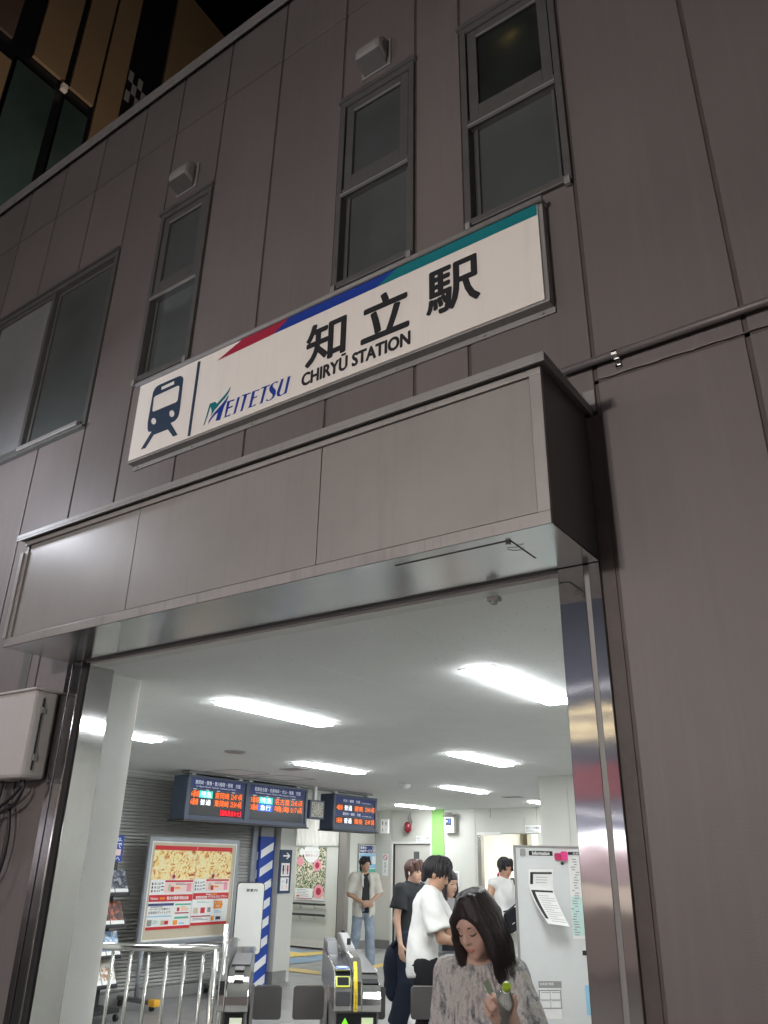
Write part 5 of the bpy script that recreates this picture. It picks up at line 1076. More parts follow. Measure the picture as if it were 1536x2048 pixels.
def magnet(name, p0, p1, m, label, cat='magnet', th=.02):
    a, c = wf(*p0), wf(*p1); b = MB(); rrect(f, b, a[0], c[1], c[0], a[1], .012, .001, th); o = b.build(name, M[m] if isinstance(m, str) else m); return solo(o, label, cat)
magnet('magnet_clip', zc_(302, 130), zc_(385, 245), 'grey_print', 'grey magnetic clip at the top left of the whiteboard')
magnet('magnet_clip', zc_(832, 200), zc_(935, 315), mat('dark_pink_plastic', (.42, .03, .10), .3), 'dark red magnetic clip overlapped by the pink one', th=.016); magnet('magnet_clip', zc_(925, 175), zc_(1028, 318), mat('hot_pink_plastic', (.66, .04, .22), .3), 'bright pink magnetic clip on the whiteboard', th=.028)
magnet('round_magnet', zc_(928, 332), zc_(970, 385), 'black', 'small round black magnet below the pink clip')
# curled two-page notice hanging away from the board
nt_ = thing('hanging_notice', 'long paper notice curling away from the whiteboard', 'paper', f.P(.2, .8))
tl, trr = np.array(wf(*zc_(440, 450))), np.array(wf(*zc_(815, 450)))
NR = 24; rows_ = []
for k in range(NR+1):
    t = k/NR
    lx = 440+ (0 if t < .3 else (t-.3)/.7*300*((t-.3)/.7)**.35); ly = 450+t*835
    rx = 815+ (0 if t < .3 else (t-.3)/.7*255*((t-.3)/.7)**.35); ry = 450+t*880
    lift = .004+ (0 if t < .3 else .16*((t-.3)/.7)**1.6)
    a = wf(*zc_(lx, ly)); c = wf(*zc_(rx, ry)); rows_.append((np.array([a[0], a[1]]), np.array([c[0], c[1]]), lift))
def npnt(u, t, o=0.0):
    k = min(int(t*NR), NR-1); fr_ = t*NR-k; A = rows_[k][0]*(1-fr_)+rows_[k+1][0]*fr_; C_ = rows_[k][1]*(1-fr_)+rows_[k+1][1]*fr_; l = rows_[k][2]*(1-fr_)+rows_[k+1][2]*fr_
    q = A*(1-u)+C_*u; P0 = f.P(q[0], q[1], l+o); 
    # keep the picture position while lifting towards the viewer
    base = f.P(q[0], q[1], 0); d = base-CAM; s = ((f.O+f.n*(l+o)-CAM)@f.n)/(d@f.n); return CAM+d*s
vs = []; fs = []
for k in range(NR+1):
    for u in np.linspace(0, 1, 5): vs.append(npnt(u, k/NR))
for k in range(NR):
    for i in range(4): a = k*5+i; fs.append((a, a+5, a+6, a+1))
b = MB().add(vs, fs); o = b.build('sheet', M['paper'], nt_, smooth=True)
def nrect(mb, u0, t0, u1, t1, m, o=.003):
    n = max(1, int((t1-t0)*NR)+1); vs = []; fs = []
    for k in range(n+1):
        t = t0+(t1-t0)*k/n; vs += [npnt(u0, t, o), npnt(u1, t, o)]
    for k in range(n): fs.append((2*k, 2*k+2, 2*k+3, 2*k+1))
    mb.add(vs, fs, m)
b = MB(); nrect(b, .06, .05, .95, .085, 0); nrect(b, .06, .085, .18, .27, 0); nrect(b, .06, .375, .95, .41, 0); nrect(b, .06, .41, .20, .90, 0)
for t in (.14, .185, .235): nrect(b, .30, t, .75, t+.008, 1)
for k, t in enumerate(np.linspace(.47, .93, 12)): nrect(b, .28, t, .95 if k % 3 else .7, t+.007, 1)
b.build('print', [M['black'], M['grey_print']], nt_)
# route map sheet and code sheet (the codes themselves are left blank)
mp_ = thing('route_map', 'pale route map sheet at the right edge of the whiteboard', 'map', f.P(.5, .7)); b = MB(); wrect(b, zc_(1040, 250), zc_(1560, 1520), .002, 0); wrect(b, zc_(1090, 870), zc_(1500, 1470), .004, 1)
rn = random.Random(3)
for k in range(30):
    yv = 290+k*40; xv = 1080+rn.random()*80; wrect(b, zc_(xv, yv), zc_(xv+40+rn.random()*40, yv+14), .006, 2)
b.build('sheet', [M['paper'], M['mint'], M['grey_print']], mp_)
p5 = lambda x, y: (1000+x/2.16, 1100+y/2.16)
cs = thing('code_sheet', 'small framed paper with dark heading low on the whiteboard', 'notice', f.P(.2, .3)); b = MB(); r_ = wrect(b, p5(165, 1862), p5(268, 2025), .002, 0)
wrect(b, p5(165, 1862), p5(266, 1892), .004, 1); r2 = wrect(b, p5(166, 1900), p5(268, 1982), .0035, 1); wrect(b, p5(171, 1905), p5(263, 1977), .005, 0)
f.text(b, '名鉄運行情報', r_[0]+(r_[2]-r_[0])*.06, wf(*p5(165, 1880))[1], r_[0]+(r_[2]-r_[0])*.7, wf(*p5(165, 1868))[1], .006, 0, .01)
for (xa_, ya_) in ((176, 1910), (221, 1910), (176, 1945), (221, 1945)): wrect(b, p5(xa_, ya_), p5(xa_+38, ya_+3), .007, 1)
wrect(b, p5(216, 1905), p5(218, 1977), .007, 1); wrect(b, p5(171, 1940), p5(263, 1942), .007, 1)
b.build('sheet', [M['paper'], M['grey_print']], cs)
b = MB(); wrect(b, p5(355, 1730), p5(420, 1752), .002, 0); wrect(b, p5(366, 1880), p5(430, 2010), .002, 1); b.build('sticker', [M['black'], M['lblue']], wb0)
# ================================================================== PEOPLE: bodies grown as one continuous skin from blended shapes
import openvdb as vdb
def nrm(v): v = np.array(v, float); return v/(np.linalg.norm(v)+1e-9)
def cap(a, b, r0, r1=None, k=.02, op='+', flat=False): return ('cap', np.array(a, float), np.array(b, float), r0, r0 if r1 is None else r1, k, op, flat)
def ell(c, r, A=None, k=.02, op='+'): return ('ell', np.array(c, float), np.array(r, float), np.eye(3) if A is None else np.array(A, float), k, op)
def half(p, n): return ('half', np.array(p, float), nrm(n))
def sdf_obj(name, prims, vs, m, parent, disp=None):
    lo, hi = np.full(3, 1e9), np.full(3, -1e9)
    for q in prims:
        if q[0] == 'half' or (q[0] == 'ell' and q[5] == '-') or (q[0] == 'cap' and q[6] == '-'): continue
        if q[0] == 'cap':
            R = max(q[3], q[4]); lo = np.minimum(lo, np.minimum(q[1], q[2])-R); hi = np.maximum(hi, np.maximum(q[1], q[2])+R)
        else:
            R = q[2].max(); lo = np.minimum(lo, q[1]-R); hi = np.maximum(hi, q[1]+R)
    lo -= 4*vs; hi += 4*vs; n = np.ceil((hi-lo)/vs).astype(int)+1
    Fd = np.full(n, .2, np.float32); ax = [lo[i]+vs*np.arange(n[i]) for i in range(3)]
    for q in prims:
        if q[0] == 'half':
            d = (ax[0][:, None, None]-q[1][0])*q[2][0]+(ax[1][None, :, None]-q[1][1])*q[2][1]+(ax[2][None, None, :]-q[1][2])*q[2][2]
            Fd = np.maximum(Fd, d.astype(np.float32)); continue
        mg = .05
        if q[0] == 'cap': R = max(q[3], q[4])+mg; a = np.minimum(q[1], q[2])-R; b = np.maximum(q[1], q[2])+R; k = q[5]; op = q[6]
        else: R = q[2].max()+mg; a = q[1]-R; b = q[1]+R; k = q[4]; op = q[5]
        i0 = np.clip(np.floor((a-lo)/vs).astype(int), 0, n); i1 = np.clip(np.ceil((b-lo)/vs).astype(int)+1, 0, n)
        if (i1 <= i0).any(): continue
        sl_ = tuple(slice(i0[i], i1[i]) for i in range(3))
        X = ax[0][sl_[0]][:, None, None]; Y = ax[1][sl_[1]][None, :, None]; Z_ = ax[2][sl_[2]][None, None, :]
        if q[0] == 'cap':
            ab = q[2]-q[1]; L2 = ab@ab+1e-12
            t = np.clip(((X-q[1][0])*ab[0]+(Y-q[1][1])*ab[1]+(Z_-q[1][2])*ab[2])/L2, 0, 1)
            d = np.sqrt((X-q[1][0]-t*ab[0])**2+(Y-q[1][1]-t*ab[1])**2+(Z_-q[1][2]-t*ab[2])**2)-(q[3]+(q[4]-q[3])*t)
            if q[7]:
                u = ab/math.sqrt(L2); d = np.maximum(d, (X-q[2][0])*u[0]+(Y-q[2][1])*u[1]+(Z_-q[2][2])*u[2])
        else:
            A = q[3]; c = q[1]; dx, dy, dz = X-c[0], Y-c[1], Z_-c[2]
            u = [(dx*A[0][i]+dy*A[1][i]+dz*A[2][i]) for i in range(3)]
            k0 = np.sqrt(sum((u[i]/q[2][i])**2 for i in range(3))); k1 = np.sqrt(sum((u[i]/q[2][i]**2)**2 for i in range(3)))+1e-9
            d = k0*(k0-1)/k1
        cur = Fd[sl_]
        if op == '+':
            h = np.clip(.5+.5*(cur-d)/k, 0, 1); new = cur*(1-h)+d*h-k*h*(1-h)
        else:
            h = np.clip(.5-.5*(cur+d)/k, 0, 1); new = cur*(1-h)-d*h+k*h*(1-h)
        Fd[sl_] = new.astype(np.float32)
    if disp is not None:
        X, Y, Z_ = np.meshgrid(*ax, indexing='ij', sparse=True); Fd = Fd+disp(X, Y, Z_).astype(np.float32)
    Fd = np.clip(Fd, -4*vs, 4*vs)
    Fd[0] = Fd[-1] = 4*vs; Fd[:, 0] = Fd[:, -1] = 4*vs; Fd[:, :, 0] = Fd[:, :, -1] = 4*vs
    g_ = vdb.FloatGrid(4*vs); g_.copyFromArray(np.ascontiguousarray(Fd)); P, T_, Q = g_.convertToPolygons(isovalue=0.0, adaptivity=0.15)
    P = np.array(P)*vs+lo; base = WL[parent.name]
    me = bpy.data.meshes.new(name); me.from_pydata((P-base).tolist(), [], [list(map(int, t))[::-1] for t in T_]+[list(map(int, t))[::-1] for t in Q])
    me.materials.append(m); me.polygons.foreach_set('use_smooth', [True]*len(me.polygons)); me.update()
    o = bpy.data.objects.new(name, me); return link(o, parent, base)
def ell_part(name, c, r, A, m, parent, nu=14, nv=9):
    A = np.array(A, float); b = MB(); vs = []
    for i in range(nv+1):
        th = math.pi*i/nv
        for j in range(nu):
            ph = 2*math.pi*j/nu; l = np.array([r[0]*math.sin(th)*math.cos(ph), r[1]*math.sin(th)*math.sin(ph), r[2]*math.cos(th)]); vs.append(np.array(c)+A@l)
    fs = [(i*nu+j, (i+1)*nu+j, (i+1)*nu+(j+1) % nu, i*nu+(j+1) % nu) for i in range(nv) for j in range(nu)]
    b.add(vs, fs); return b.build(name, m, parent, smooth=True)

def skin(name, c, rough=.5):
    m = mat(name, c, rough, var=.05, vs=18, bump=.08, bs=400); N, L = nodes(m); b = N['Principled BSDF']; b.inputs['Subsurface Weight'].default_value = .12; b.inputs['Subsurface Scale'].default_value = .01; return m
def hairmat(name, c):
    m = mat(name, c, .50, var=.28, vs=70, bump=.5, bs=220, stretch=(1, 1, .06), spec=.32); return m
def cloth(name, c, **k): return mat(name, c, .85, var=.04, vs=8, bump=.25, bs=500, bump2=k.pop('b2', .35), bs2=k.pop('s2', 9), spec=.25, **k)
M['skin_a'] = skin('light_tan_skin', (.46, .27, .18)); M['skin_b'] = skin('fair_skin', (.52, .33, .24)); M['skin_w'] = skin('woman_skin', (.56, .36, .285))
M['hair_black'] = hairmat('black_hair', (.018, .016, .018)); M['hair_brown'] = hairmat('reddish_brown_hair', (.085, .045, .038)); M['hair_dark'] = hairmat('dark_brown_hair', (.024, .017, .017))
M['eye'] = mat('dark_eye', (.02, .014, .012), .2, var=0); M['lips'] = mat('lip_tone', (.42, .15, .13), .4, var=.02); M['brow'] = mat('eyebrow', (.03, .022, .02), .8)

class Person:
    def __init__(s, label, pos, face, skin_m, hs=1.0):
        s.t = thing('person', label, 'person', (pos[0], pos[1], 0)); s.p = np.array([pos[0], pos[1], 0.]); f = nrm([face[0], face[1], 0]); s.F = f; s.R = np.array([f[1], -f[0], 0]); s.U = np.array([0, 0, 1.]); s.skin = skin_m; s.hs = hs; s.pr = []
        s.B = np.array([s.R, s.F, s.U]).T
    def w(s, q): return s.p+s.R*q[0]+s.F*q[1]+s.U*q[2]
    def C(s, a, b, r0, r1=None, k=.03, flat=False, op='+'): return cap(s.w(a), s.w(b), r0, r1, k, op, flat)
    def E(s, c, r, k=.03, op='+'): return ell(s.w(c), r, s.B, k, op)
    def head_frame(s, c, yaw=0, pitch=0, roll=0):
        # yaw to the person's left, pitch down
        f = s.F*math.cos(yaw)-s.R*math.sin(yaw); r = s.R*math.cos(yaw)+s.F*math.sin(yaw); u = s.U
        f, u = f*math.cos(pitch)-u*math.sin(pitch), u*math.cos(pitch)+f*math.sin(pitch)
        r, u = r*math.cos(roll)+u*math.sin(roll), u*math.cos(roll)-r*math.sin(roll)
        s.H = s.w(c); s.HB = np.array([r, f, u]).T
    def h(s, q): return s.H+s.HB@(np.array(q)*s.hs)
    def HE(s, c, r, k=.012, op='+'): return ell(s.h(c), np.array(r)*s.hs, s.HB, k*s.hs, op)
    def HC(s, a, b, r0, r1=None, k=.01, op='+'): return cap(s.h(a), s.h(b), r0*s.hs, (r0 if r1 is None else r1)*s.hs, k*s.hs, op)
    def head(s, fine=False):
        P = [s.HE((0,-.012,.030), (.073,.090,.080)), s.HE((0,.020,-.020), (.061,.066,.085), .02), s.HE((0,.026,-.068), (.044,.047,.038), .025), s.HE((0,.060,-.096), (.021,.017,.016), .02),
             s.HE((.034,.052,-.036), (.024,.020,.026), .02), s.HE((-.034,.052,-.036), (.024,.020,.026), .02), s.HE((0,.066,.024), (.050,.018,.014), .02),
             s.HC((0,.080,.008), (0,.098,-.028), .0075, .010, .012), s.HE((.010,.088,-.034), (.008,.009,.007), .006), s.HE((-.010,.088,-.034), (.008,.009,.007), .006),
             s.HE((.030,.090,-.002), (.017,.010,.009), .012, '-'), s.HE((-.030,.090,-.002), (.017,.010,.009), .012, '-'),
             s.HE((0,.078,-.060), (.022,.010,.006), .006), s.HE((0,.076,-.071), (.018,.010,.007), .006),
             s.HE((.074,-.006,-.010), (.009,.018,.028), .008), s.HE((-.074,-.006,-.010), (.009,.018,.028), .008)]
        return P
    def face_parts(s, brow=True, half_closed=False, lips=True):
        for sx in (1, -1):
            if half_closed:
                b = MB(); b.tube([s.h((sx*x_, y_, z_)) for x_, y_, z_ in ((.016,.0795,-.006), (.024,.0815,-.010), (.032,.080,-.011), (.041,.073,-.008), (.046,.068,-.003))], [.0012*s.hs, .0022*s.hs, .0026*s.hs, .0024*s.hs, .001*s.hs], 6); b.build('eyelid', M['brow'], s.t, smooth=True)
            else:
                ell_part('eye', s.h((sx*.030, .0745, -.002)), np.array([.0125, .006, .0045])*s.hs, s.HB, M['eye'], s.t)
            if brow:
                b = MB(); b.tube([s.h((sx*x_, y_, z_)) for x_, y_, z_ in ((.014,.0835,.016), (.025,.083,.021), (.037,.076,.021), (.047,.067,.016))], [.0024*s.hs, .003*s.hs, .0026*s.hs, .001*s.hs], 6); b.build('eyebrow', M['brow'], s.t, smooth=True)
        if lips:
            b = MB(); ell_part('lips', s.h((0, .0815, -.0655)), np.array([.0205, .008, .0085])*s.hs, s.HB, M['lips'], s.t)
    def hair(s, m, extra=(), face_cut=True, vs=.005, amp=.002, cut=((0,.100,-.030), (.062,.062,.072)), dims=(.085,.102,.091), freq=46, name='hair', ccut=True, wave=0.0):
        P = [s.HE((0,-.018,.036), dims, .01)]
        if ccut: P.append(s.HE(cut[0], cut[1], .008, '-'))
        P += list(extra)
        iH = s.HB.T; H = s.H
        def disp(X, Y, Z_):
            a = (X-H[0])*iH[0][0]+(Y-H[1])*iH[0][1]+(Z_-H[2])*iH[0][2]; b = (X-H[0])*iH[1][0]+(Y-H[1])*iH[1][1]+(Z_-H[2])*iH[1][2]; c = (X-H[0])*iH[2][0]+(Y-H[1])*iH[2][1]+(Z_-H[2])*iH[2][2]
            an = np.arctan2(b+.02, a); low = np.clip(-c*7-.2, 0, 1)
            return amp*(np.sin(an*freq+c*30)+.7*np.sin(an*freq*.43+c*55+1.0))+low*wave*np.sin(c*75+an*5)
        return sdf_obj(name, P, vs, m, s.t, disp)
    def hand(s, W, d, n, side=1, sc=1.0, curl=.5, spread=.008, local=True):
        """W wrist, d towards the fingers, n the way the palm faces; side +1 puts the thumb at cross(d, n)"""
        if local: W = s.w(W); d = s.R*d[0]+s.F*d[1]+s.U*d[2]; n = s.R*n[0]+s.F*n[1]+s.U*n[2]
        d = nrm(d); n = nrm(np.array(n)-d*(np.array(n)@d)); x = np.cross(d, n)*side; P = []
        L_ = (.040, .046, .043, .034)
        for i, o_ in enumerate((.030, .010, -.010, -.028)):
            kn = W+(d*(.088-.004*abs(i-1.2))+x*o_)*sc; P.append(cap(W+x*o_*.55*sc, kn, .013*sc, .0105*sc, .012))
            p = kn; dir_ = d.copy(); ang = 0
            for j, fr in enumerate((1.0, .62, .48)):
                ang += curl*(.55, .75, .55)[j]; dd = d*math.cos(ang)+n*math.sin(ang)+x*(o_*spread*8)
                q_ = p+nrm(dd)*L_[i]*fr*sc; P.append(cap(p, q_, (.0092-.0007*j)*sc, (.0086-.0008*j)*sc, .004)); p = q_
        t0 = W+(d*.022+x*.024+n*.004)*sc; t1 = W+(d*.055+x*.050+n*.018)*sc; t2 = t1+nrm(d*.8+x*.25+n*(.2+curl))*.033*sc; t3 = t2+nrm(d*.85-x*.1+n*(.3+curl))*.026*sc
        P += [cap(t0, t1, .014*sc, .011*sc, .010), cap(t1, t2, .0105*sc, .0095*sc, .004), cap(t2, t3, .0095*sc, .008*sc, .004)]
        return P
def wrinkle(a, amp=.004):
    return lambda X, Y, Z_: amp*(np.sin(X*31+Z_*17+a)*np.sin(Y*27-Z_*21+a*2)+.6*np.sin(Z_*48+X*20+a*3)*np.sin(X*13+Y*11))

RIGHT, TOCAM = np.array([.816, .578]), np.array([.578, -.816])
def legs(P, J):
    q = []
    for s_ in ('r', 'l'): q += [P.C(J['hip'+s_], J['kn'+s_], .082, .055, .03), P.C(J['kn'+s_], J['an'+s_], .052, .036, .02), P.C(J['an'+s_], J['to'+s_], .036, .028, .02)]
    return q
def trousers(P, J, m, r=(.105, .078, .062), waist=.98, name='trousers', amp=.004, to=.05, hipw=.165):
    q = [P.E((J['pel'][0], J['pel'][1], J['pel'][2]+.0), (hipw, .122, .13), .03)]
    for s_ in ('r', 'l'):
        a = np.array(J['an'+s_]); k_ = np.array(J['kn'+s_]); e_ = a+(k_-a)*to
        q += [P.C(J['hip'+s_], k_, r[0], r[1], .03), P.C(k_, e_, r[1], r[2], .02, flat=True)]
    q.append(half(P.w((0, 0, waist)), (0, 0, 1)))
    return sdf_obj(name, q, .009, m, P.t, wrinkle(1.3, amp))
def shoes(P, J, m, sc=1.0):
    for s_ in ('r', 'l'):
        a, t_ = np.array(J['an'+s_]), np.array(J['to'+s_]); d_ = nrm(t_-a)*np.array([1, 1, 0]); heel = a-d_*.05; heel[2] = .045; toe = t_+d_*.02; toe[2] = .035
        lift = max(0, a[2]-.09)
        heel[2] += lift; toe[2] += lift*.3
        sdf_obj('shoe', [P.C(heel, toe, .045*sc, .038*sc, .02), P.C(heel, (a[0], a[1], a[2]+.0), .042*sc, .04*sc, .02), half(P.w((0, 0, .004+lift*.3)), (0, 0, -1))], .006, m, P.t)
def torso_skin(P, J, r=1.0):
    n, c, pe = np.array(J['neck']), np.array(J['chest']), np.array(J['pel']); Hc = J['headc']
    q = [P.E(c, (.150*r, .100*r, .165), .04), P.E((c+pe)/2, (.130*r, .090*r, .14), .04), P.E(pe, (.150*r, .105*r, .12), .04), P.C(J['shr'], J['shl'], .055*r, .055*r, .05), P.C(n-np.array([0, .0, .02]), (Hc[0]*.8+n[0]*.2, Hc[1]*.72+n[1]*.28, Hc[2]-.06), .052*r, .050*r, .03)]
    for s_ in ('r', 'l'): q += [P.C(J['sh'+s_], J['el'+s_], .048*r, .038*r, .02), P.C(J['el'+s_], J['wr'+s_], .037*r, .024*r, .02)]
    return q
def tee(P, J, m, sl=.52, hem=.86, name='t_shirt', r=1.0, amp=.004, sleeve=(.070, .082), neckcut=.062, nk=.0, chest=(.172, .122, .19), hipe=(.172, .13, .15), flare=0):
    n, c, pe = np.array(J['neck']), np.array(J['chest']), np.array(J['pel'])
    q = [P.E(c, np.array(chest)*r, .04), P.E((c+pe)/2, np.array([.158, .112, .17])*r, .04), P.E(pe+np.array([0, 0, .0]), (hipe[0]*r+flare, hipe[1]*r+flare, .30), .04), P.C(J['shr'], J['shl'], .066*r, .066*r, .05), P.C(n-np.array([0, 0, .05]), n-np.array([0, 0, .0]), .075*r, .070*r, .03)]
    if sl:
        for s_ in ('r', 'l'):
            a, b = np.array(J['sh'+s_]), np.array(J['el'+s_]); q.append(P.C(a, a+(b-a)*sl, sleeve[0]*r, sleeve[1]*r, .02, flat=True))
    q.append(half(P.w((0, 0, hem)), (0, 0, -1)))
    q.append(P.E(n+np.array([0, .03, .045+nk]), (neckcut, neckcut+.02, .045), .006, '-'))
    return sdf_obj(name, q, .008, m, P.t, wrinkle(.4, amp))

# ---- man standing by the poster: open beige shirt, pale jeans
q = pZ(724, 1943, 0)
A_ = Person('man in open beige shirt and pale jeans with clasped hands by the far wall', (q[0], q[1]), TOCAM*.9+RIGHT*.30, M['skin_a'])
J = dict(pel=(0,0,.90), chest=(0,0,1.25), neck=(0,-.01,1.42), headc=(0,.02,1.565), hipr=(.09,0,.88), hipl=(-.09,0,.88), knr=(.135,.03,.50), knl=(-.085,.10,.50), anr=(.19,-.08,.09), anl=(-.10,.10,.09), tor=(.22,.04,.04), tol=(-.13,.24,.04), shr=(.18,0,1.37), shl=(-.18,0,1.37), elr=(.25,.0,1.11), ell=(-.25,.0,1.11), wrr=(.055,.20,.99), wrl=(-.05,.21,1.00))
A_.head_frame(J['headc'], yaw=rad(22), pitch=rad(4))
sdf_obj('body', torso_skin(A_, J)+legs(A_, J)+A_.head()+A_.hand(J['wrr'], (-.8,.35,-.25), (0,-1,.2), 1, .95, .5)+A_.hand(J['wrl'], (.8,.3,-.35), (0,-1,.2), -1, .95, .5), .0075, M['skin_a'], A_.t)
A_.face_parts(); A_.hair(M['hair_black'], extra=[A_.HC((.03,.06,.10), (.075,.055,.01), .020, .012), A_.HC((-.01,.07,.105), (-.072,.06,.01), .022, .012), A_.HC((.07,-.02,.03), (.078,-.03,-.065), .022, .012), A_.HC((-.07,-.02,.03), (-.078,-.03,-.065), .022, .012), A_.HC((0,-.08,-.02), (0,-.075,-.09), .04, .03)], amp=.003)
tee(A_, J, cloth('charcoal_tee', (.03, .032, .034)), sl=0, hem=.84, name='undershirt', r=.93)
trousers(A_, J, mat('washed_denim', (.24, .29, .35), .85, var=.16, vs=9, bump=.3, bs=300, bump2=.5, bs2=10), (.092, .075, .078), .95, 'jeans')
shoes(A_, J, flat('white_trainer', (.72, .70, .68)))
# open overshirt: body shell with the front cut away
n, c, pe = np.array(J['neck']), np.array(J['chest']), np.array(J['pel'])
q = [A_.E(c, (.19, .135, .19), .04), A_.E((c+pe)/2, (.185, .13, .2), .04), A_.E(pe+np.array([0, 0, -.02]), (.195, .14, .34), .04), A_.C(J['shr'], J['shl'], .074, .074, .05)]
for s_ in ('r', 'l'):
    a, b = np.array(J['sh'+s_]), np.array(J['el'+s_]); q.append(A_.C(a, a+(b-a)*.92, .08, .095, .02, flat=True))
q += [half(A_.w((0, 0, .775)), (0, 0, -1)), A_.E((.0, .17, 1.05), (.080, .14, .48), .004, '-'), A_.E((0, .05, 1.46), (.07, .09, .09), .006, '-')]
sdf_obj('overshirt', q, .008, cloth('beige_overshirt', (.56, .54, .48)), A_.t, wrinkle(2.2, .005))
b = MB()
for s in (1, -1): b.prism([A_.w((s*.055, .115, 1.44)), A_.w((s*.10, .10, 1.42)), A_.w((s*.085, .150, 1.28)), A_.w((s*.060, .155, 1.22))], A_.F*.012)
b.build('collar', cloth('beige_collar', (.60, .58, .52)), A_.t)

# ---- man in black T-shirt
q = pD(822, 1800, 9.4)
Bm = Person('man in a black t-shirt with reddish brown hair and a white earbud', (q[0], q[1]), RIGHT*.80+TOCAM*.60, M['skin_b'])
J = dict(pel=(0,-.02,.90), chest=(0,0,1.22), neck=(0,0,1.385), headc=(0,.04,1.512), hipr=(.09,0,.87), hipl=(-.09,0,.87), knr=(.10,.04,.49), knl=(-.10,.10,.49), anr=(.11,-.10,.09), anl=(-.10,.16,.09), tor=(.13,.04,.04), tol=(-.11,.30,.04), shr=(.175,-.01,1.335), shl=(-.175,.0,1.335), elr=(.22,-.03,1.06), ell=(-.22,-.02,1.07), wrr=(.23,.03,.83), wrl=(-.22,.08,.84))
Bm.head_frame(J['headc'], yaw=rad(-4), pitch=rad(3))
sdf_obj('body', torso_skin(Bm, J)+legs(Bm, J)+Bm.head()+Bm.hand(J['wrr'], (.0,.15,-1), (-1,0,0), 1, .95, .45)+Bm.hand(J['wrl'], (.0,.15,-1), (1,0,0), -1, .95, .6), .0075, M['skin_b'], Bm.t)
Bm.face_parts(); Bm.hair(M['hair_brown'], extra=[Bm.HC((-.055,.055,.085), (-.040,.082,.022), .026, .012), Bm.HC((-.01,.070,.10), (0,.092,.020), .028, .012), Bm.HC((.045,.06,.085), (.040,.082,.018), .028, .012), Bm.HC((.072,.02,.05), (.076,.02,-.03), .022, .01), Bm.HC((-.072,.02,.05), (-.076,.02,-.03), .022, .01), Bm.HC((0,-.085,.0), (0,-.075,-.085), .038, .028)], dims=(.086,.102,.091), cut=((0,.105,-.040), (.062,.062,.072)), amp=.003, freq=35)
MB().tube([Bm.h((.083,.004,-.012)), Bm.h((.090,.006,-.016)), Bm.h((.088,.010,-.034))], [.008, .008, .004], 8).build('earbud', M['paper'], Bm.t, smooth=True)
tee(Bm, J, cloth('black_tee', (.022, .024, .026), b2=.5), sl=.66, hem=.80, amp=.005, sleeve=(.074, .092))
trousers(Bm, J, cloth('dark_navy_trousers', (.014, .018, .032)), (.115, .10, .10), .95)
shoes(Bm, J, M['black'])
# folded navy jacket-like bag carried low at his back
w_ = Bm.w((.12, -.14, .0)); bgt = thing('tote_bag', 'soft dark navy bag carried low by the man in black', 'bag', (w_[0], w_[1], .35))
sdf_obj('bag_body', [ell(w_+np.array([0, 0, .62]), (.08, .11, .20), Bm.B, .03), ell(w_+np.array([0, 0, .42]), (.07, .09, .13), Bm.B, .05), cap(w_+np.array([0, 0, .80]), Bm.w((.23, -.02, .86)), .03, .02, .03)], .009, cloth('navy_nylon', (.012, .016, .03), b2=.8), bgt, wrinkle(3.1, .008))

# ---- man in white T-shirt at the gate
q = pD(854, 1800, 7.2)
Cm = Person('man in a white t-shirt bending his head as he touches the right ticket gate', (q[0], q[1]), RIGHT*.97+TOCAM*.10, M['skin_a'], 1.04)
J = dict(pel=(0,-.04,.90), chest=(0,.0,1.23), neck=(0,.035,1.395), headc=(0,.085,1.515), hipr=(.09,-.03,.88), hipl=(-.09,-.03,.88), knr=(.10,.06,.49), knl=(-.10,.0,.49), anr=(.11,.10,.09), anl=(-.10,-.12,.09), tor=(.12,.24,.04), tol=(-.11,.02,.04), shr=(.185,.03,1.335), shl=(-.185,.05,1.335), elr=(.22,.12,1.06), ell=(-.20,.16,1.07), wrr=(.10,.33,1.015), wrl=(-.12,.36,1.08))
Cm.head_frame(J['headc'], yaw=rad(-8), pitch=rad(24))
sdf_obj('body', torso_skin(Cm, J)+legs(Cm, J)+Cm.head()+Cm.hand(J['wrr'], (-.1,1,-.25), (-.2,0,-1), 1, .95, .3)+Cm.hand(J['wrl'], (.1,1,-.1), (.2,0,-1), -1, .95, .35), .0075, M['skin_a'], Cm.t)
Cm.face_parts(); Cm.hair(M['hair_black'], extra=[Cm.HC((-.02,.05,.105), (.02,.100,.045), .03, .014), Cm.HC((.02,.06,.10), (.035,.098,.015), .018, .005), Cm.HC((0,.08,.09), (-.02,.108,.02), .012, .004), Cm.HC((.04,-.02,.10), (-.03,.02,.115), .04, .03), Cm.HC((0,-.10,.02), (0,-.085,-.075), .035, .022)], dims=(.087,.107,.093), cut=((0,.100,-.036), (.068,.064,.070)), amp=.0045, freq=31)
tee(Cm, J, cloth('white_tee', (.72, .72, .69), b2=.55), sl=.80, hem=.775, amp=.006, sleeve=(.078, .105), chest=(.178, .118, .19), hipe=(.18, .122, .17), flare=.006)
b = MB(); fpr = Cm.w((.08, .150, 1.10)); 
sdf_obj('chest_print', [ell(Cm.w((.03, .110, 1.17)), (.075, .036, .10), Cm.B, .01)], .008, mat('grey_shirt_print', (.25, .25, .25), .8, var=.4, vs=20), Cm.t) if False else None
trousers(Cm, J, cloth('black_trousers', (.012, .012, .014)), (.105, .085, .075), .92)
shoes(Cm, J, M['black'])

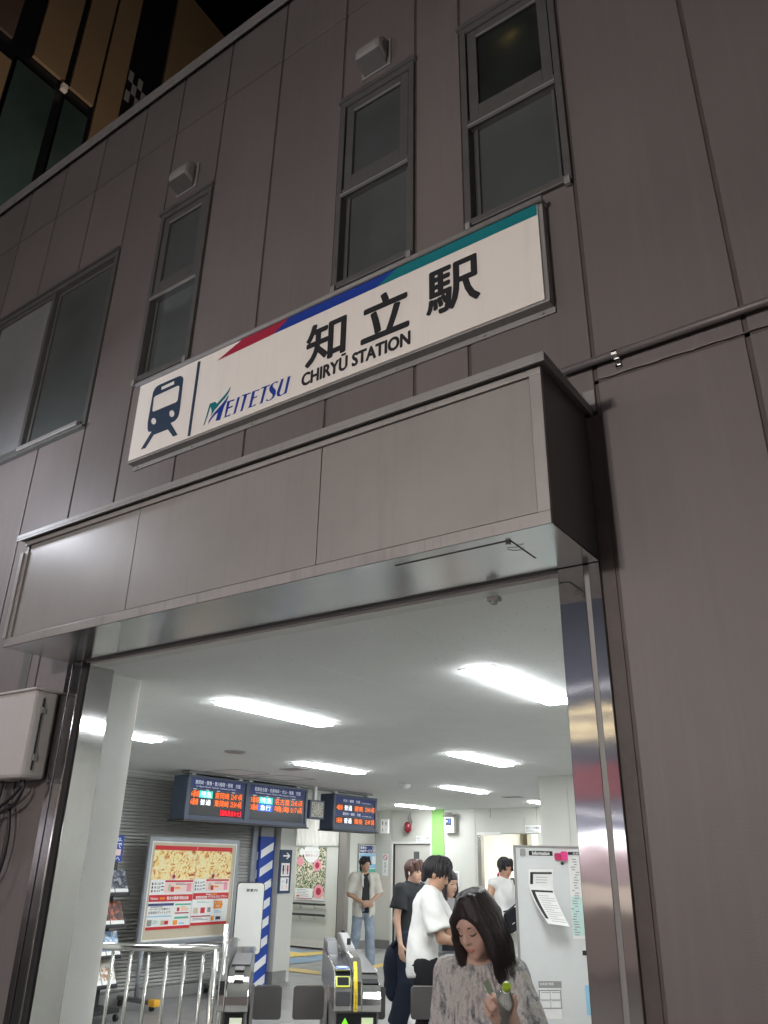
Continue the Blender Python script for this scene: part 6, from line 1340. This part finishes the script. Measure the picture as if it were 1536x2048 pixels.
# ---- woman behind him
q = pD(893, 1800, 8.3)
Dm = Person('woman in a grey top with long hair, mostly hidden behind the man in white', (q[0], q[1]), RIGHT*.75+TOCAM*.65, M['skin_b'], .95)
J = dict(pel=(0,0,.85), chest=(0,.0,1.15), neck=(0,0,1.30), headc=(0,.03,1.43), hipr=(.085,0,.83), hipl=(-.085,0,.83), knr=(.09,.04,.46), knl=(-.09,.06,.46), anr=(.09,-.06,.09), anl=(-.09,.10,.09), tor=(.10,.06,.04), tol=(-.10,.22,.04), shr=(.155,0,1.25), shl=(-.155,0,1.25), elr=(.19,.0,1.0), ell=(-.19,.0,1.0), wrr=(.12,.18,.95), wrl=(-.12,.18,.95))
Dm.head_frame(J['headc'], yaw=rad(-6), pitch=rad(8))
sdf_obj('body', torso_skin(Dm, J, .9)+legs(Dm, J)+Dm.head()+Dm.hand(J['wrr'], (-.6,.8,0), (0,0,-1), 1, .85, .5)+Dm.hand(J['wrl'], (.6,.8,0), (0,0,-1), -1, .85, .5), .0075, M['skin_b'], Dm.t)
Dm.face_parts(); Dm.hair(M['hair_dark'], extra=[Dm.HC((sx*.072,.01,.05), (sx*.088,.035,-.14), .024, .030) for sx in (1, -1)]+[Dm.HC((sx*.088,.035,-.14), (sx*.085,.06,-.26), .032, .014) for sx in (1, -1)]+[Dm.HC((0,-.08,.02), (0,-.09,-.22), .055, .06), Dm.HC((.05,-.06,0), (.06,-.06,-.22), .045, .045), Dm.HC((-.05,-.06,0), (-.06,-.06,-.22), .045, .045)], vs=.006)
tee(Dm, J, cloth('grey_knit_top', (.30, .29, .295)), sl=.9, hem=.80, amp=.003, r=.92, sleeve=(.062, .060), neckcut=.085)
trousers(Dm, J, cloth('charcoal_trousers', (.03, .03, .034)), (.10, .08, .07), .88); shoes(Dm, J, M['black'])

# ---- man in sleeveless white top
q = pD(1008, 1800, 11.0)
Em = Person('man in a sleeveless white top and light trousers in front of the bright doorway', (q[0], q[1]), TOCAM*.78+RIGHT*.62, M['skin_a'])
J = dict(pel=(0,0,.92), chest=(0,0,1.26), neck=(0,0,1.43), headc=(0,.04,1.562), hipr=(.09,0,.90), hipl=(-.09,0,.90), knr=(.11,.04,.50), knl=(-.10,.08,.50), anr=(.12,-.06,.09), anl=(-.11,.12,.09), tor=(.14,.06,.04), tol=(-.13,.24,.04), shr=(.185,0,1.385), shl=(-.185,0,1.385), elr=(.26,-.05,1.12), ell=(-.25,.0,1.12), wrr=(.25,.06,.90), wrl=(-.20,.16,.98))
Em.head_frame(J['headc'], yaw=rad(-10), pitch=rad(14))
sdf_obj('body', torso_skin(Em, J, 1.05)+legs(Em, J)+Em.head()+Em.hand(J['wrr'], (0,.3,-1), (-1,0,0), 1, .95, .5)+Em.hand(J['wrl'], (.3,.6,-.6), (0,0,-1), -1, .95, .5), .0075, M['skin_a'], Em.t)
Em.face_parts(); Em.hair(M['hair_black'], extra=[Em.HC((.055,.04,.09), (.062,.075,.0), .032, .014), Em.HC((-.03,.06,.10), (-.06,.078,.0), .028, .012), Em.HC((.07,.01,.04), (.078,.01,-.03), .026, .018), Em.HC((-.07,.01,.04), (-.078,.01,-.03), .026, .018), Em.HC((0,-.085,.0), (0,-.075,-.05), .04, .03)], dims=(.088,.104,.092), cut=((0,.108,-.030), (.060,.062,.070)), amp=.0035, freq=33)
MB().tube([Em.h((.084,.0,-.055)), Em.h((.092,-.01,-.085)), Em.h((.08,-.02,-.115))], [.010, .014, .008], 8).build('ear_ornament', M['crimson'], Em.t, smooth=True)
tee(Em, J, cloth('white_sleeveless_top', (.70, .70, .68)), sl=0, hem=.83, name='sleeveless_top', amp=.005, chest=(.178, .128, .20))
trousers(Em, J, cloth('pale_grey_trousers', (.50, .49, .46)), (.12, .10, .10), .97); shoes(Em, J, M['white'])
bg_ = thing('shoulder_bag', 'small black cross-body bag at the hip of the sleeveless man', 'bag', Em.w((.10, .17, .98)))
bc = Em.w((.085, .185, .985)); bu = nrm(Em.U*.9+Em.R*.38); br = nrm(np.cross(Em.F, bu)); b = MB()
pts = []
for cx, cy_, st_ in ((.075, .085, 0), (-.075, .085, 90), (-.075, -.085, 180), (.075, -.085, 270)):
    for t in np.linspace(0, 90, 5): an = rad(st_+t); pts.append(bc+br*(cx+.035*math.cos(an))+bu*(cy_+.035*math.sin(an)))
b.prism(pts, Em.F*.05); b.build('pouch', cloth('black_nylon', (.012, .012, .016)), bg_, bevel=.012)
b = MB(); b.prism([bc+br*.0+bu*-.02+Em.F*.052, bc+br*.05+bu*-.02+Em.F*.052, bc+br*.05+bu*-.028+Em.F*.052, bc+br*.0+bu*-.028+Em.F*.052], Em.F*.001); b.build('tag', M['paper'], bg_)
MB().tube([bc+bu*.11+br*.03, Em.w((-.05, .155, 1.16)), Em.w((-.09, .145, 1.30)), Em.w((-.10, .08, 1.44)), Em.w((-.08, -.06, 1.43)), Em.w((.02, -.15, 1.2)), Em.w((.16, -.10, 1.02)), bc+bu*.10-br*.05], .011, 6).build('strap', M['rubber'], bg_, smooth=True)

# ================================================================== WOMAN IN FRONT WITH A BOTTLE
KD = 1.21
q = pD(957, 1850, 3.12*KD)
V = Person('dark-haired woman in a patterned grey blouse holding a bottle in the doorway', (q[0], q[1]), np.array([.49, -.87])*.97-np.array([.87, .49])*.20, M['skin_w'], 1.0)
hc = pD(952, 1849, 3.06*KD); hl = hc-V.p; hcl = (hl@V.R, hl@V.F, hl@V.U)
J = dict(pel=(0,-.02,.82), chest=(0,0,1.09), neck=(0,0,1.215), headc=hcl, hipr=(.085,0,.80), hipl=(-.085,0,.80), knr=(.09,.04,.44), knl=(-.09,.10,.44), anr=(.09,-.08,.09), anl=(-.09,.14,.09), tor=(.10,.05,.04), tol=(-.10,.27,.04), shr=(.125,0,1.175), shl=(-.135,0,1.175), elr=(.15,-.02,.93), wrr=(.15,.10,.76))
wr = pD(1040, 2066, 2.86*KD)-V.p; el_ = pD(1085, 2180, 2.98*KD)-V.p
J['wrl'] = (wr@V.R, wr@V.F, wr@V.U); J['ell'] = (el_@V.R, el_@V.F, el_@V.U)
V.head_frame(J['headc'], yaw=rad(-24), pitch=rad(22), roll=rad(-5))
sk = torso_skin(V, J, .88)+legs(V, J)+V.head(True)
sk = [p_ for p_ in sk]
hsc = .92
Wl = V.w(J['wrl'])
# hand grips the bottle: palm from wrist to knuckles, fingers up along its left side, thumb on its right
bot_c = pD(1009, 1999, 2.745*KD)
axis = nrm(np.array([0, 0, 1.])*.66-HD*.60+RT*.06)
Dz = lambda x, y, d: pD(x, y, bot_D+(d-2.745)*1.1)
bot_D = 2.745*KD
knk = [Dz(1014, 2024, 2.775), Dz(1005, 2026, 2.765), Dz(996, 2032, 2.765), Dz(988, 2040, 2.772)]
tip_paths = [[Dz(1000, 2008, 2.745), Dz(991, 1996, 2.745), Dz(986, 1988, 2.76)], [Dz(991, 2012, 2.735), Dz(982, 2000, 2.74), Dz(977, 1991, 2.755)], [Dz(984, 2020, 2.735), Dz(976, 2008, 2.745), Dz(971, 1999, 2.76)], [Dz(979, 2031, 2.75), Dz(973, 2020, 2.76), Dz(970, 2012, 2.77)]]
for k_, (kn, tp_) in enumerate(zip(knk, tip_paths)):
    sk.append(cap(Wl+(kn-Wl)*.12, kn, .0135, .0115, .014)); p_ = kn
    for j_, tt in enumerate(tp_): sk.append(cap(p_, tt, .0088-.0006*j_, .0082-.0007*j_, .004)); p_ = tt
sk += [cap(Wl+(Dz(1026, 2030, 2.78)-Wl)*.15, Dz(1027, 2022, 2.765), .0145, .0115, .012), cap(Dz(1027, 2022, 2.765), Dz(1031, 2006, 2.745), .0105, .0098, .004), cap(Dz(1031, 2006, 2.745), Dz(1029, 1993, 2.73), .0098, .0080, .004)]
sk += V.hand(J['wrr'], (-.2,.6,-.8), (-1,0,0), 1, .88, .5)
sdf_obj('body', sk, .0052, M['skin_w'], V.t)
V.face_parts(half_closed=True)
hx = []
for a in np.linspace(-1.0, 1.0, 17):      # hair falling round the back and sides
    an = a*2.15; rx, ry = .083*math.sin(an), -.012-.092*math.cos(an)
    d0 = (rx*.55, -.02+ry*.45, .098); d1 = (rx*1.02, ry, .02); d2 = (rx*1.16, ry*1.02+.006, -.09); L3 = -.185 if a < .55 else -.235
    d3 = (rx*1.12, ry*.95+.02, L3+.02*math.cos(a*9))
    hx += [V.HC(d0, d1, .024, .022, .012), V.HC(d1, d2, .021, .022, .010), V.HC(d2, d3, .022, .009, .008)]
# parting sweeps: a long lock down each side of the face
hx += [V.HC((-.030,.030,.110), (-.062,.060,.040), .026, .020), V.HC((-.062,.060,.040), (-.082,.052,-.06), .020, .018), V.HC((-.082,.052,-.06), (-.090,.050,-.16), .020, .010),
       V.HC((.0,.045,.108), (.052,.070,.045), .024, .018), V.HC((.052,.070,.045), (.073,.062,-.03), .018, .016), V.HC((.073,.062,-.03), (.078,.062,-.12), .018, .017), V.HC((.078,.062,-.12), (.066,.070,-.225), .019, .006),
       V.HC((-.02,.05,.100), (-.045,.075,.055), .014, .010)]
V.hair(M['hair_dark'], extra=hx, vs=.0042, amp=.0011, dims=(.087,.103,.093), cut=((.0,.112,-.020), (.062,.062,.092)), freq=70, wave=.005)
# loose fine strands over the moulded mass of hair
rn = random.Random(12); sb = MB()
for k in range(700):
    a = rn.uniform(-2.35, 2.15); ja = rn.uniform(-.05, .05); g_ = rn.uniform(1.0, 1.06)
    sd, cs_ = math.sin(a), math.cos(a); L3 = (-.185 if a < 1.2 else -.235)+rn.uniform(-.025, .02)
    pts_ = [(sd*.040, -.02-.045*cs_, .126), (sd*.080*g_, -.016-.088*cs_*g_, .072), (math.sin(a+ja)*.103*g_, -.012-.112*math.cos(a+ja)*g_, -.02), (math.sin(a+ja)*(.116+.008*math.sin(k*.7))*g_, -.006-.112*math.cos(a+ja)*g_, -.10), (math.sin(a+ja*2)*.112*g_+rn.uniform(-.006, .006), .010-.106*math.cos(a+ja*2)*g_, L3)]
    sb.tube([V.h(p_) for p_ in pts_], [.0006, .0008, .0008, .0007, .0003], 3, cap=False)
o = sb.build('loose_hair', M['hair_dark'], V.t, smooth=True); o['kind'] = 'stuff'
# loose blouse
def blouse_mat():
    m = mat('printed_sheer_blouse', (.3, .29, .30), .75, var=.02, bump=.3, bs=350, bump2=.6, bs2=16); N, L = nodes(m); b = N['Principled BSDF']
    tc = N.new('ShaderNodeTexCoord'); mp = N.new('ShaderNodeMapping'); mp.inputs['Scale'].default_value = (1.2, 1.2, .6); L.new(tc.outputs['Object'], mp.inputs[0])
    n = N.new('ShaderNodeTexNoise'); n.inputs['Scale'].default_value = 17; n.inputs['Detail'].default_value = 9; n.inputs['Roughness'].default_value = .74; n.inputs['Distortion'].default_value = .35; L.new(mp.outputs[0], n.inputs['Vector'])
    r = N.new('ShaderNodeValToRGB'); L.new(n.outputs['Fac'], r.inputs[0])
    els = [(.28, (.06, .065, .075)), (.38, (.19, .195, .215)), (.45, (.45, .45, .47)), (.51, (.72, .72, .69)), (.57, (.56, .49, .49)), (.64, (.36, .35, .38)), (.72, (.78, .78, .75))]
    while len(r.color_ramp.elements) < len(els): r.color_ramp.elements.new(.5)
    for e, (p, c) in zip(r.color_ramp.elements, els): e.position = p; e.color = (*c, 1)
    L.new(r.outputs[0], b.inputs['Base Color']); b.inputs['Sheen Weight'].default_value = .3
    tr_ = N.new('ShaderNodeBsdfTranslucent'); ms = N.new('ShaderNodeMixShader'); ms.inputs[0].default_value = .22; L.new(r.outputs[0], tr_.inputs[0]); L.new(b.outputs[0], ms.inputs[1]); L.new(tr_.outputs[0], ms.inputs[2]); L.new(ms.outputs[0], N['Material Output'].inputs[0])
    return m
q = [V.E((0,0,1.10), (.150,.110,.13), .05), V.E((-.01,.01,1.0), (.160,.125,.18), .05), V.E((0,0,.82), (.20,.155,.20), .05), V.C(J['shr'], J['shl'], .058, .058, .05), V.C((0,-.005,1.18), (0,-.0,1.215), .075, .062, .03)]
sr = np.array(J['shr']); er = np.array(J['elr']); sl2 = np.array(J['shl']); e2 = np.array(J['ell'])
q += [V.C(sr, sr+(er-sr)*1.0, .060, .082, .03, flat=True), V.C(sl2, sl2+(e2-sl2)*.96, .066, .105, .03, flat=True)]
q += [half(V.w((0, 0, .70)), (0, 0, -1)), V.E((0, .025, 1.252), (.066, .078, .042), .006, '-')]
Vc = V.w((0, 0, 1.24))
def pleat(X, Y, Z_):
    dx, dy = X-Vc[0], Y-Vc[1]; an = np.arctan2(dy, dx); rr = np.sqrt(dx*dx+dy*dy); dep = np.clip((Vc[2]-Z_)*4, 0, 1)
    return .0045*np.sin(an*34+2*np.sin(rr*22))*np.clip(rr*9, 0, 1)+.005*np.sin(an*9+Z_*14)*dep
sdf_obj('blouse', q, .0055, blouse_mat(), V.t, pleat)
q = [V.E((0,-.01,.72), (.17,.14,.14), .05), V.C((0,0,.70), (0,.02,.28), .15, .20, .06, flat=True)]
sdf_obj('skirt', q, .009, cloth('dark_skirt', (.05, .048, .052)), V.t, wrinkle(.9, .006)); shoes(V, J, M['black'], .85)
# bottle and phone in her hand
Bt = thing('plastic_bottle', 'clear plastic bottle with a lime green cap held by the woman', 'bottle', bot_c)
def lathe(prof, c, axv, n=28):
    a = nrm(np.cross(axv, [1, .2, .1])); b_ = np.cross(axv, a); mb = MB(); vs = []
    for z, r in prof:
        for k in range(n): t = 2*math.pi*k/n; vs.append(np.array(c)+axv*z+(a*math.cos(t)+b_*math.sin(t))*r)
    fs = [(i*n+k, i*n+(k+1) % n, (i+1)*n+(k+1) % n, (i+1)*n+k) for i in range(len(prof)-1) for k in range(n)]
    return mb.add(vs, fs)
m = bpy.data.materials.new('clear_plastic'); m.use_nodes = True; bb_ = m.node_tree.nodes['Principled BSDF']; bb_.inputs['Base Color'].default_value = (.85, .90, .88, 1); bb_.inputs['Transmission Weight'].default_value = .8; bb_.inputs['Roughness'].default_value = .12; bb_.inputs['IOR'].default_value = 1.3; M['clear'] = m
lathe([(-.13, .001), (-.13, .026), (-.122, .030), (-.06, .0305), (-.055, .029), (-.050, .0305), (.0, .0305), (.014, .029), (.030, .021), (.040, .0135), (.052, .0125)], bot_c, axis).build('bottle_body', M['clear'], Bt, smooth=True)
lathe([(.050, .0125), (.051, .0160), (.068, .0160), (.0705, .0145), (.0706, .0005)], bot_c, axis).build('cap', mat('lime_cap', (.34, .50, .03), .35, var=.02), Bt, smooth=True)
lathe([(.043, .0145), (.049, .0145), (.049, .0130)], bot_c, axis).build('neck_ring', M['paper'], Bt, smooth=True)
Ph = thing('phone', 'greenish phone or card held behind her fingers beside the bottle', 'phone', Dz(980, 1985, 2.78))
b = MB(); k4 = [Dz(966, 1966, 2.80), Dz(976, 1957, 2.80), Dz(998, 2004, 2.79), Dz(990, 2014, 2.79)]; b.prism(k4, HD*.008); b.build('case', mat('sage_case', (.17, .22, .15), .3), Ph, bevel=.003)
